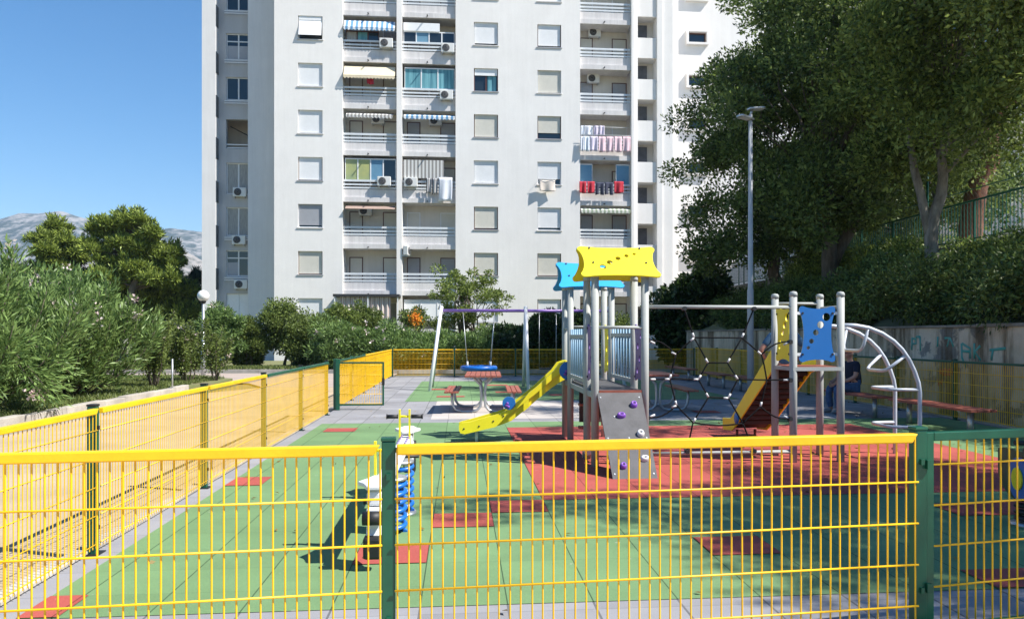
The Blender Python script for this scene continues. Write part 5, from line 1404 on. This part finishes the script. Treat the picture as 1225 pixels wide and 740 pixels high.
# trees on the slope above the graffiti wall
tree('broadleaf_tree', (12, 24.9, 2.9), (11.6, 24.8, 6.6), .30, [((12.0,25,8.6),(3.3,4.0,3.6),.42),((11.4,24.4,6.1),(2.7,3.0,1.5),.2),((13.4,24.6,11.9),(3.3,3.8,3.2),.5)], 'leaf_dark', .15, .075,
     'dark broadleaf tree with a grey trunk on the slope beside the lamp post', 'tree', per=400, ncl=190, cr=.85, limbs=9, fork=[(13.6,24.6,7.5)])
tree('broadleaf_tree', (12, 29.5, 3.3), (11.6, 29.4, 6.5), .26, [((11.4,29.4,8.0),(3.1,3.6,3.9),.5),((12.2,29.0,5.4),(1.7,2.4,1.3),.12),((13.4,29.0,12.4),(3.3,3.6,3.4),.45)], 'leaf_dark', .16, .08,
     'dark broadleaf tree whose crown hangs lowest against the white tower', 'tree', per=390, ncl=190, cr=.85, limbs=9)
tree('broadleaf_tree', (12.05, 19.7, 3.3), (12.5, 19.6, 7.2), .19, [((12.6,19.2,8.9),(3.2,3.4,2.9),.55),((12.2,19.2,6.9),(2.4,2.8,1.0),.2),((13.6,18.4,11.4),(3.0,3.2,2.8),.4)], 'leaf_mid', .14, .07,
     'tree with a pale forked trunk rising in front of the terrace railing', 'tree', bark='pale_bark', per=380, ncl=180, cr=.8, limbs=8, fork=[(11.5,20.0,7.6)])
tree('pine_tree', (15, 22.6, 3.9), (15.9, 22.4, 9.6), .38, [((16.2,21.5,11.6),(4.6,4.6,2.4),1)], 'leaf_pine', .20, .016,
     'tall pine with a thick reddish leaning trunk behind the railing', 'tree', bark='pine_bark', per=420, ncl=90, cr=.9, limbs=12, squash=.55)
tree('broadleaf_tree', (12.6, 13.2, 3.2), (12.4, 13.0, 7.2), .27, [((12.5,12.4,9.0),(3.2,3.6,2.8),.6),((12.8,14.6,10.2),(2.8,3.0,2.6),.4)], 'leaf_mid', .12, .06,
     'near broadleaf tree whose leaves fill the upper right corner', 'tree', per=340, ncl=150, cr=.75, limbs=10)
tree('broadleaf_tree', (13.0, 2.4, 3.3), (13.4, 2.3, 9.4), .26, [((13.6,2.2,10.6),(4.0,3.7,2.3),1)], 'leaf_mid', .13, .065,
     'broadleaf tree just beyond the right edge shading the near rubber floor', 'tree', per=330, ncl=150, cr=.8, limbs=10)
tree('broadleaf_tree', (20.5, 33.5, 3.9), (20.3, 33.4, 7.5), .28, [((19.6,33,8.6),(4.4,4.0,4.2),1)], 'leaf_dark', .2, .1,
     'dark tree on the terrace filling the gap behind the grey trunks', 'tree', per=230, ncl=130, cr=.95)
tree('broadleaf_tree', (17.0, 27.4, 3.9), (17.0, 27.2, 6.8), .2, [((17.0,27.0,7.0),(1.4,1.8,2.4),1)], 'leaf_shrub', .15, .08,
     'sunlit yellow green tree on the terrace left of the pine trunk', 'tree', per=230, ncl=60, cr=.7)
tree('broadleaf_tree', (18.4, 36.5, 3.7), (18.3, 36.4, 6.5), .25, [((18.2,36.3,7.0),(2.9,3.2,4.2),1)], 'leaf_dark', .2, .1,
     'dark tree in front of the white tower wing behind the trees on the slope', 'tree', per=230, ncl=120, cr=.95)
# dark overhanging hedge shrubs on top of the graffiti wall
def shrub(name, base, rad, leaf, L, W, label, cat, per=240, ncl=60, cr=.45, stems=7, group=None, up=.3, flowers=0, fmat='petal', fr=.055, bottom=-.4, squash=.8, zc=None, shell=.35, droop=0):
    root = empty(name, base, label=label, cat=cat, group=group)
    zc = rad[2]*.95 if zc is None else zc
    cl = crown_clumps((0,0,zc), rad, ncl, shell, bottom)
    if droop: cl = np.concatenate([cl, cl[cl[:,0] < -rad[0]*.3]+np.array([-.15,0,-droop])])
    b = MB()
    for i in range(stems):
        a = random.uniform(0, 6.28); t = cl[random.randrange(len(cl))]
        p_ = limb_pts((.12*math.cos(a)*rad[0], .12*math.sin(a)*rad[1], -.1), t, 5, .12)
        b.tube(p_, [.035*(1-.75*k/5)*max(.6, rad[2]) for k in range(6)], 6)
    b.build('stem', mt['bark'], root)
    P, D = clump_leaves(cl, per, cr, up, squash=squash)
    k = P[:, 2] > .03 if not droop else P[:, 2] > -5
    leaves('foliage', P[k], D[k], L, W, mt[leaf], root)
    if flowers:
        # small five petalled blooms on the outside of the crown
        cand = cl[rng.choice(len(cl), flowers, replace=True)]
        d = cand-np.array([0,0,zc]); d /= np.linalg.norm(d, axis=1, keepdims=True)+1e-6
        P0 = cand+d*cr*rng.uniform(.75, 1.1, (len(cand), 1))
        k = 7; PP = np.repeat(P0, k, 0)+rng.normal(size=(len(P0)*k, 3))*fr*.5
        leaves('blossom', PP, rng.normal(size=(len(P0)*k, 3))+np.repeat(d, k, 0)*.8, fr, fr*.8, mt[fmat], root)
    return root
hl = ['dark drooping hedge shrub above the wall nearest the right edge', 'dark drooping hedge shrub above the turquoise graffiti', 'dark drooping hedge shrub right behind the arched ladder',
      'dark drooping hedge shrub behind the blue panel', 'dark drooping hedge shrub above the wall beside the lamp post', 'dark drooping hedge shrub at the far end of the graffiti wall']
for i, (y, x, h, rx) in enumerate([(10.2,11.2,.80,1.6),(13.4,11.5,.84,1.5),(16.8,11.5,.82,1.5),(20.4,11.1,.75,1.5),(24.2,11.0,.7,1.4),(28.6,11.0,.7,1.3)]):
    shrub('hedge_shrub', (x, y, 1.75), (rx, 2.1, h), 'leaf_hedge', .11, .04, hl[i], 'shrub', per=330, ncl=95, cr=.5, group='hedge above the graffiti wall', droop=.9 if i < 1 else .3, bottom=-.3, up=-.1)
for i, (y, z, l) in enumerate([(12.2,2.9,'nearest the right edge'),(17.3,2.9,'under the pale forked trunk'),(22.4,2.8,'between the pale and the grey trunks'),(27.0,2.9,'left of the grey trunks')]):
    shrub('slope_shrub', (12.7, y, z), (1.0,2.2,.75 if y > 20 else .38), 'leaf_mid', .10, .05, 'leafy shrub high on the slope '+l, 'shrub', per=300, ncl=60, cr=.42, group='shrubs below the terrace railing')
# left: oleanders on the lawn
def oleander(base, rad, label, n=24000, flowers=14, L=.165, W=.034, nst=60, drape=0):
    root = empty('oleander_shrub', base, label=label, cat='shrub', group='oleanders beside the yard')
    b = MB(); tips = []
    for i in range(nst):
        a = rng.uniform(0, 2*math.pi); q = math.sqrt(rng.uniform(0, 1))
        h = rad[2]*(1-.42*q**2.2)*rng.uniform(.86, 1.08)
        tip = Vector((rad[0]*q*math.cos(a), rad[1]*q*math.sin(a), h)); st_ = Vector((rad[0]*.25*q*math.cos(a), rad[1]*.25*q*math.sin(a), 0))
        pts = [st_.lerp(tip, t/6)+Vector((math.cos(a), math.sin(a), 0))*rad[0]*.14*q*math.sin(math.pi*t/6) for t in range(7)]
        b.tube(pts, [.018*(1-.7*t/6) for t in range(7)], 5); tips.append(pts)
    for i in range(drape):
        a = rng.uniform(-.75, .25); q = rng.uniform(.75, .95); tip = Vector((rad[0]*q*math.cos(a), rad[1]*q*math.sin(a), rng.uniform(.02, .7)))
        pts = [Vector((0,0,0)).lerp(tip, t/6)+Vector((0,0,1.1*math.sin(math.pi*(t/6)**.8))) for t in range(7)]
        b.tube(pts, [.018*(1-.7*t/6) for t in range(7)], 5); tips.append(pts)
    nst += drape
    b.build('stem', mt['bark'], root)
    k = rng.integers(0, nst, n); u = rng.uniform(.10, 1, n)**.75
    T = np.array([[tuple(p) for p in t] for t in tips]); f = u*6; i0 = np.minimum(f.astype(int), 5); w = (f-i0)[:, None]
    P = T[k, i0]*(1-w)+T[k, i0+1]*w
    ax = T[k, i0+1]-T[k, i0]; ax /= np.linalg.norm(ax, axis=1, keepdims=True)
    out = rng.normal(size=(n, 3)); out /= np.linalg.norm(out, axis=1, keepdims=True)
    P = P+out*rng.uniform(0, .30, (n, 1))*np.array([1, 1, .8])
    D = ax*.75+out*.85+rng.normal(size=(n, 3))*.25; D[:, 2] += .28
    # low skirt
    P[:, 2] = np.maximum(P[:, 2], .02)
    leaves('foliage', P, D, L, W, mt['leaf_oleander'], root)
    if flowers:
        kk = rng.integers(0, nst, flowers); P0 = T[kk, 6]*rng.uniform(.9, 1.03, (flowers, 1)); m = 16
        PP = np.repeat(P0, m, 0)+rng.normal(size=(flowers*m, 3))*.05
        leaves('blossom', PP, rng.normal(size=(flowers*m, 3))+[0,0,.3], .07, .06, mt['petal'], root)
    return root
oleander((-9.1, 15.0, .15), (2.35,2.2,3.0), 'large oleander shrub overhanging the low wall at the left edge', 36000, 16, nst=85, drape=9)
oleander((-8.95, 18.9, .15), (2.0,2.1,2.8), 'pink flowering oleander shrub in the middle of the lawn', 30000, 30, nst=80)
oleander((-11.2, 22.4, .15), (2.3,2.2,3.1), 'oleander shrub partly hidden behind the pink flowering one', 24000, 8)
# sparse flowering shrubs by the lawn end
def hibiscus(base, h, label, leaf='leaf_shrub', n=9000, fl=10, r=.75):
    root = empty('hibiscus_shrub', base, label=label, cat='shrub', group='young flowering shrubs on the lawn')
    b = MB(); P = []; D = []
    for i in range(11):
        a = rng.uniform(0, 6.28); q = rng.uniform(.15, 1); tip = Vector((r*q*math.cos(a), r*q*math.sin(a), h*rng.uniform(.75, 1.1)))
        pts = limb_pts((.05*math.cos(a), .05*math.sin(a), -.05), tip, 6, .1); b.tube(pts, [.022*(1-.75*t/6) for t in range(7)], 5)
        for t in range(n//11):
            u = random.uniform(.28, 1)*6; i0 = min(int(u), 5); p_ = pts[i0].lerp(pts[i0+1], u-i0); sd = np.array(sphere_pts(1)[0])
            P.append(np.array(p_)+sd*rng.uniform(0, .22)*(1.15-u/6*.75)); D.append(sd+np.array([0,0,.25]))
    b.build('stem', mt['bark'], root); P = np.array(P); D = np.array(D)
    leaves('foliage', P, D, .07, .042, mt[leaf], root)
    if fl:
        kk = rng.integers(0, len(P), fl); m = 12; PP = np.repeat(P[kk], m, 0)+rng.normal(size=(fl*m, 3))*.03
        leaves('blossom', PP, rng.normal(size=(fl*m, 3)), .055, .05, mt['petal'], root)
hibiscus((-8.05, 22.0, .16), 2.0, 'thin yellow green shrub next to the oleander', fl=8, n=6000)
hibiscus((-8.05, 24.6, .16), 1.75, 'bushy young shrub with pale flowers at the lawn end', fl=14, n=7000, r=.8)
hibiscus((-7.5, 25.4, .16), 1.6, 'thin low young shrub nearest the path', 'leaf_shrub', fl=6, n=2600, r=.55)
b = MB(); b.tube([(-7.34,21.3,-.05),(-7.34,21.3,.95)], .022, 8); tag(b.build('stake', mt['galv']), 'short grey metal stake at the edge of the lawn', 'stake')
# far pines on the left
def pine(base, pads, label, r0=.28, leaf='leaf_pine', per=620, L=.34, W=.035, cone=False):
    root = empty('pine_tree', base, label=label, cat='tree', group='conifers left of the tower'); b = MB()
    top = Vector((pads[0][0], pads[0][1], pads[0][2])); b.tube(limb_pts((0,0,-.3), top, 8, .06), [r0*(1-.8*i/8) for i in range(9)], 10)
    P = []; D = []
    sub = []
    for (x, y, z, rx, rz) in pads:
        k = 5 if rx > .75 else 3
        for q in range(k):
            a = 6.28*(q+random.random())/k; d = rx*random.uniform(.35, .85)
            sub.append((x+d*math.cos(a), y+d*math.sin(a), z+random.uniform(-.6, .6)*rz, rx*random.uniform(.38, .58), rz*random.uniform(.28, .42)))
    for (x, y, z, rx, rz) in sub:
        b.tube(limb_pts((top.x*z/top.z*.7, 0, z-.5), (x, y, z), 4, .1), [r0*.28*(1-.7*i/4) for i in range(5)], 6)
        m = int(26*rx*rx)+7
        cl = np.array([x,y,z])+sphere_pts(m)*np.array([rx*1.12, rx*1.1, rz])*(rng.uniform(.1, 1.15, (m, 1))**.6)
        cl[:, 2] -= .16*np.abs(cl[:, 0]-x)           # pads sag at their rims
        p_, d_ = clump_leaves(cl, per//6, .30, .85, squash=.5); P.append(p_); D.append(d_)
        # upright shoots on top of the pad
        ms = int(5*rx*rx)+3; bs_ = np.array([x,y,z])+np.stack([rng.uniform(-rx,rx,ms), rng.uniform(-rx,rx,ms), rng.uniform(.3,1.,ms)*rz], 1)
        hh = np.repeat(bs_, 26, 0)+np.stack([rng.normal(0,.05,ms*26), rng.normal(0,.05,ms*26), rng.uniform(0,.55,ms*26)], 1); P.append(hh)
        D.append(np.stack([rng.normal(0,.5,ms*26), rng.normal(0,.5,ms*26), np.ones(ms*26)*.8], 1))
    b.build('trunk', mt['bark'], root)
    leaves('crown', np.concatenate(P), np.concatenate(D), L, W*2.0, mt[leaf], root)
def padpx(lst, y):  # crown pads read off as (px, py, radius px, flatness)
    out = []
    for px, py, rp, fl in lst:
        p_ = on_y(px, py, y); k = y/960; out.append((p_, rp*k, rp*k*fl))
    return out
def pine_px(basepx, y, lst, label, **kw):
    b0 = on_y(basepx, 410, y); base = (b0.x, y, -.05); pads = []
    for p_, rx, rz in padpx(lst, y): pads.append((p_.x-b0.x, random.uniform(-1.2, 1.2)*rx*.8, p_.z, rx, rz))
    pine(base, pads, label, **kw)
pine_px(165, 51.5, [(162,262,14,.5),(138,268,16,.5),(120,272,10,.5),(185,278,13,.45),(150,285,24,.5),(118,295,13,.4),(175,300,24,.45),(205,298,12,.45),(140,308,22,.4),(200,312,14,.35),(165,322,26,.45),(130,330,20,.5),(192,334,18,.5)],
        'large sunlit pine with layered yellow green crown left of the tower', r0=.34)
pine_px(172, 55.5, [(165,318,26,.5),(138,322,20,.5),(195,330,22,.5),(160,335,30,.5),(130,345,22,.5),(220,346,15,.5),(185,352,28,.5),(150,362,28,.5),(205,368,22,.6),(175,378,30,.6),(225,372,14,.6),(135,372,22,.6)],
        'dark lower half of the sunlit pine, added as its own tree set in shade', r0=.3)  # lower pads of the large pine, added as a tree in the tower's shade
pine_px(60, 54, [(62,268,11,.45),(55,282,13,.5),(72,290,14,.5),(60,302,14,.5),(84,304,12,.5),(66,318,16,.5),(45,330,18,.5),(75,335,18,.5),(60,350,22,.6)],
        'smaller yellow green pine standing against the mountain', r0=.25)
pine_px(92, 57, [(88,302,6,.8),(92,314,10,.7),(84,328,12,.7),(100,332,12,.7),(94,346,16,.7),(108,352,12,.7),(90,364,18,.7)],
        'dark blue green conifer between the two pines', r0=.2, leaf='leaf_cypress', per=700)
pine_px(232, 62, [(236,332,5,.8),(230,345,8,.7),(224,358,9,.7),(234,366,9,.7),(228,380,10,.7)], 'small dark conifer close to the tower corner', r0=.16, leaf='leaf_cypress', per=600)
# hedge row along the tower
def row(px, py_top, py_bot, half_px, y, name, leaf, label, cat='shrub', L=.13, W=.06, per=210, ncl=70, flowers=0, fmat='petal', up=.3, group='shrubs and small trees along the tower', base_z=.05, **kw):
    p0 = on_y(px, 430, y); zt = on_y(px, py_top, y).z; rx = half_px*y/960; h = zt-base_z
    return shrub(name, (p0.x, y, base_z), (rx, rx*.75, h*.52), leaf, L, W, label, cat, per=per, ncl=ncl, cr=max(.32, rx*.30), flowers=flowers, fmat=fmat, up=up, group=group, fr=.10, zc=h*.5, bottom=-.95, **kw)
row(207,392,440,20,36.5,'hedge_shrub','leaf_shrub','low pale shrub with small flowers behind the globe lamp path', flowers=10)
row(258,366,440,26,37.5,'oleander_shrub','leaf_oleander','pink dotted oleander right behind the globe lamp', L=.2, W=.04, flowers=14, per=260)
row(298,384,440,20,38.5,'hedge_shrub','leaf_shrub','low bushy shrub left of the small dark trunked tree', per=260)
row(395,372,440,36,40.5,'hedge_shrub','leaf_mid','tall green shrub below the striped curtain canopy', per=280, ncl=80)
row(368,380,440,22,38.0,'hedge_shrub','leaf_shrub','rounded shrub right of the small dark trunked tree', per=240)
row(425,391,440,48,36.4,'oleander_shrub','leaf_oleander','broad oleander with white pink flowers behind the green gate', L=.2, W=.04, per=300, ncl=120, flowers=26)
row(442,372,420,20,41.5,'hedge_shrub','leaf_shrub','upright pale green shrub in front of the striped curtain', per=230)
row(500,398,440,42,36.0,'oleander_shrub','leaf_oleander','low flowering hedge behind the left swing leg', L=.2, W=.04, per=280, ncl=90, flowers=14)
row(560,402,440,34,35.6,'hedge_shrub','leaf_oleander','low hedge behind the basket swing', L=.2, W=.04, per=260, ncl=80, flowers=4)
row(620,392,440,38,35.8,'hedge_shrub','leaf_fig','dark glossy hedge left of the middle swing leg', L=.2, W=.09, per=220, ncl=90)
row(668,378,440,36,36.2,'hedge_shrub','leaf_fig','taller dark glossy shrub behind the flat swing seat', L=.2, W=.09, per=220, ncl=90)
row(738,386,440,26,37.5,'hedge_shrub','leaf_shrub','yellow green shrub seen through the climbing tower posts', per=230)
row(835,331,440,52,35.2,'fig_tree','leaf_fig','dark round large leaved tree behind the rope net', 'tree', L=.26, W=.14, per=230, ncl=150, up=.1, stems=10)
row(895,388,440,24,33.6,'hedge_shrub','leaf_shrub','sunlit yellow green shrub right of the dark round tree', per=220)
row(905,352,420,30,36.5,'hedge_shrub','leaf_dark','dark shrub behind the lamp post at the wall end', per=240, ncl=90)
def small_tree(px, y, py_top, py_bot, half_px, label, leaf, ntr, per=200, ncl=60, gap=.25, L=.13, W=.07, cr=.4):
    p0 = on_y(px, 430, y); zt = on_y(px, py_top, y).z; zb = on_y(px, py_bot, y).z; rx = half_px*y/960
    zc = (zt+zb)/2
    root = empty('small_tree', (p0.x, y, .03), label=label, cat='tree', group='shrubs and small trees along the tower'); b = MB()
    cl = crown_clumps((0,0,zc), (rx, rx*.8, (zt-zb)/2), ncl, gap, -1)
    for i in range(ntr):
        a = 6.28*i/ntr; st_ = Vector((.12*math.cos(a), .12*math.sin(a), -.1)); md = Vector((rx*.25*math.cos(a), rx*.2*math.sin(a), zb*.9))
        pts = limb_pts(st_, md, 5, .12); b.tube(pts, [.085*(1-.45*k/5) for k in range(6)], 8)
        for q in range(9):
            t = Vector(cl[random.randrange(len(cl))]); p2 = limb_pts(md, t, 5, .15); b.tube(p2, [.045*(1-.8*k/5) for k in range(6)], 5)
    b.build('trunk', mt['bark'], root)
    P, D = clump_leaves(cl, per, cr, .2); leaves('crown', P, D, L, W, mt[leaf], root)
    return root
small_tree(337, 39.0, 358, 412, 28, 'small dark trunked tree in front of the shaded wall corner', 'leaf_shrub', 1, per=190, ncl=85)
small_tree(556, 39.0, 320, 396, 47, 'loose small tree with sky gaps behind the purple swing bar', 'leaf_mid', 3, per=90, ncl=95, cr=.33)
small_tree(497, 38.0, 372, 392, 16, 'bent little tree left of the loose small tree', 'leaf_shrub', 1, per=110, ncl=22, cr=.3)
p_ = on_y(497, 383, 36.6)
root = empty('flowering_bush', (p_.x, 36.6, .05), label='orange flower bush beside the left swing leg', cat='shrub')
b = MB(); b.tube([(0,0,-.05),(.05,0,1.2),(0,0,2.2)], [.03,.025,.01], 6); b.build('stem', mt['bark'], root)
n = 420; Pn = rng.normal(size=(n,3))*np.array([.12,.1,.16])+[0,0,p_.z]; leaves('blossom', Pn, rng.normal(size=(n,3)), .09, .07, mt['petal_orange'], root)
n = 700; Pn = rng.normal(size=(n,3))*np.array([.25,.2,.5])+[0,0,1.4]; leaves('foliage', Pn, rng.normal(size=(n,3)), .1, .05, mt['leaf_mid'], root)

# dry leaves blown over the rubber tiles (uncountable)
n = 420
P = np.stack([rng.uniform(-2.3, 8.9, n), rng.uniform(4.4, 19, n)**1.0, np.full(n, .014)], 1)
P[:, 0] = np.where(rng.uniform(0, 1, n) < .6, rng.uniform(3, 8.9, n), P[:, 0])
D = np.stack([rng.normal(0,1,n), rng.normal(0,1,n), rng.uniform(0,.25,n)], 1)
tag(leaves('fallen_leaves', P, D, .055, .028, mt['leaf_rust'], flat=.9), kind='stuff')
# ================================================================= air, sky, sun, camera
SUN = Vector((.78, -.35, 1.0)).normalized()
HAZE = 1.0; HAZED = .00013
if HAZE:
    b = MB(); b.box(-3900, -40, -1.1, 3900, 4100, 560)
    hz = bpy.data.materials.new('air'); hz.use_nodes = True; nt = hz.node_tree; nt.nodes.remove(nt.nodes['Principled BSDF'])
    v = nt.nodes.new('ShaderNodeVolumePrincipled'); v.inputs['Color'].default_value = (.55,.75,1,1); v.inputs['Density'].default_value = HAZED; v.inputs['Anisotropy'].default_value = .0
    nt.links.new(v.outputs[0], nt.nodes['Material Output'].inputs['Volume'])
    o = b.build('haze', hz); o['kind'] = 'stuff'; o.display_type = 'WIRE'
w = bpy.data.worlds.new('World'); scene.world = w; w.use_nodes = True
nt = w.node_tree; bg_ = nt.nodes['Background']
sk = nt.nodes.new('ShaderNodeTexSky'); sk.sky_type = 'NISHITA'; sk.sun_disc = False
sk.sun_elevation = math.asin(SUN.z); sk.sun_rotation = math.atan2(SUN.x, SUN.y)
sk.air_density = 1.0; sk.dust_density = .15; sk.ozone_density = 3.0; sk.altitude = 50
hs = nt.nodes.new('ShaderNodeHueSaturation'); hs.inputs['Saturation'].default_value = 1.32; hs.inputs['Value'].default_value = .95
nt.links.new(sk.outputs[0], hs.inputs['Color']); nt.links.new(hs.outputs[0], bg_.inputs['Color']); bg_.inputs['Strength'].default_value = .097
L_ = bpy.data.lights.new('sun', 'SUN'); L_.energy = 5.0; L_.angle = R(.53); L_.color = (1, .955, .88)
lo = bpy.data.objects.new('sun', L_); COL.objects.link(lo); lo.rotation_euler = (-SUN).to_track_quat('-Z', 'Y').to_euler(); lo.location = SUN*60
cam = bpy.data.cameras.new('camera'); co = bpy.data.objects.new('camera', cam); COL.objects.link(co)
co.location = (0, 0, CAMH); co.rotation_euler = (R(90), 0, -YAW)
cam.sensor_fit = 'HORIZONTAL'; cam.sensor_width = 36; cam.lens = FOC/1225*36
cam.shift_x = -(PCX-612.5)/1225; cam.shift_y = (PCY-370)/1225
cam.clip_start = .05; cam.clip_end = 20000
scene.camera = co
vs = scene.view_settings; vs.view_transform = 'Standard'; vs.look = 'None'; vs.exposure = .82; vs.gamma = 1; vs.use_curve_mapping = False
scene.render.engine = 'CYCLES'
cy = scene.cycles
cy.use_denoising = True; cy.max_bounces = 8; cy.diffuse_bounces = 4; cy.transmission_bounces = 3; cy.transparent_max_bounces = 8; cy.volume_bounces = 0
cy.caustics_reflective = False; cy.caustics_refractive = False; cy.sample_clamp_indirect = 8
scene.render.resolution_x = 1024; scene.render.resolution_y = 618
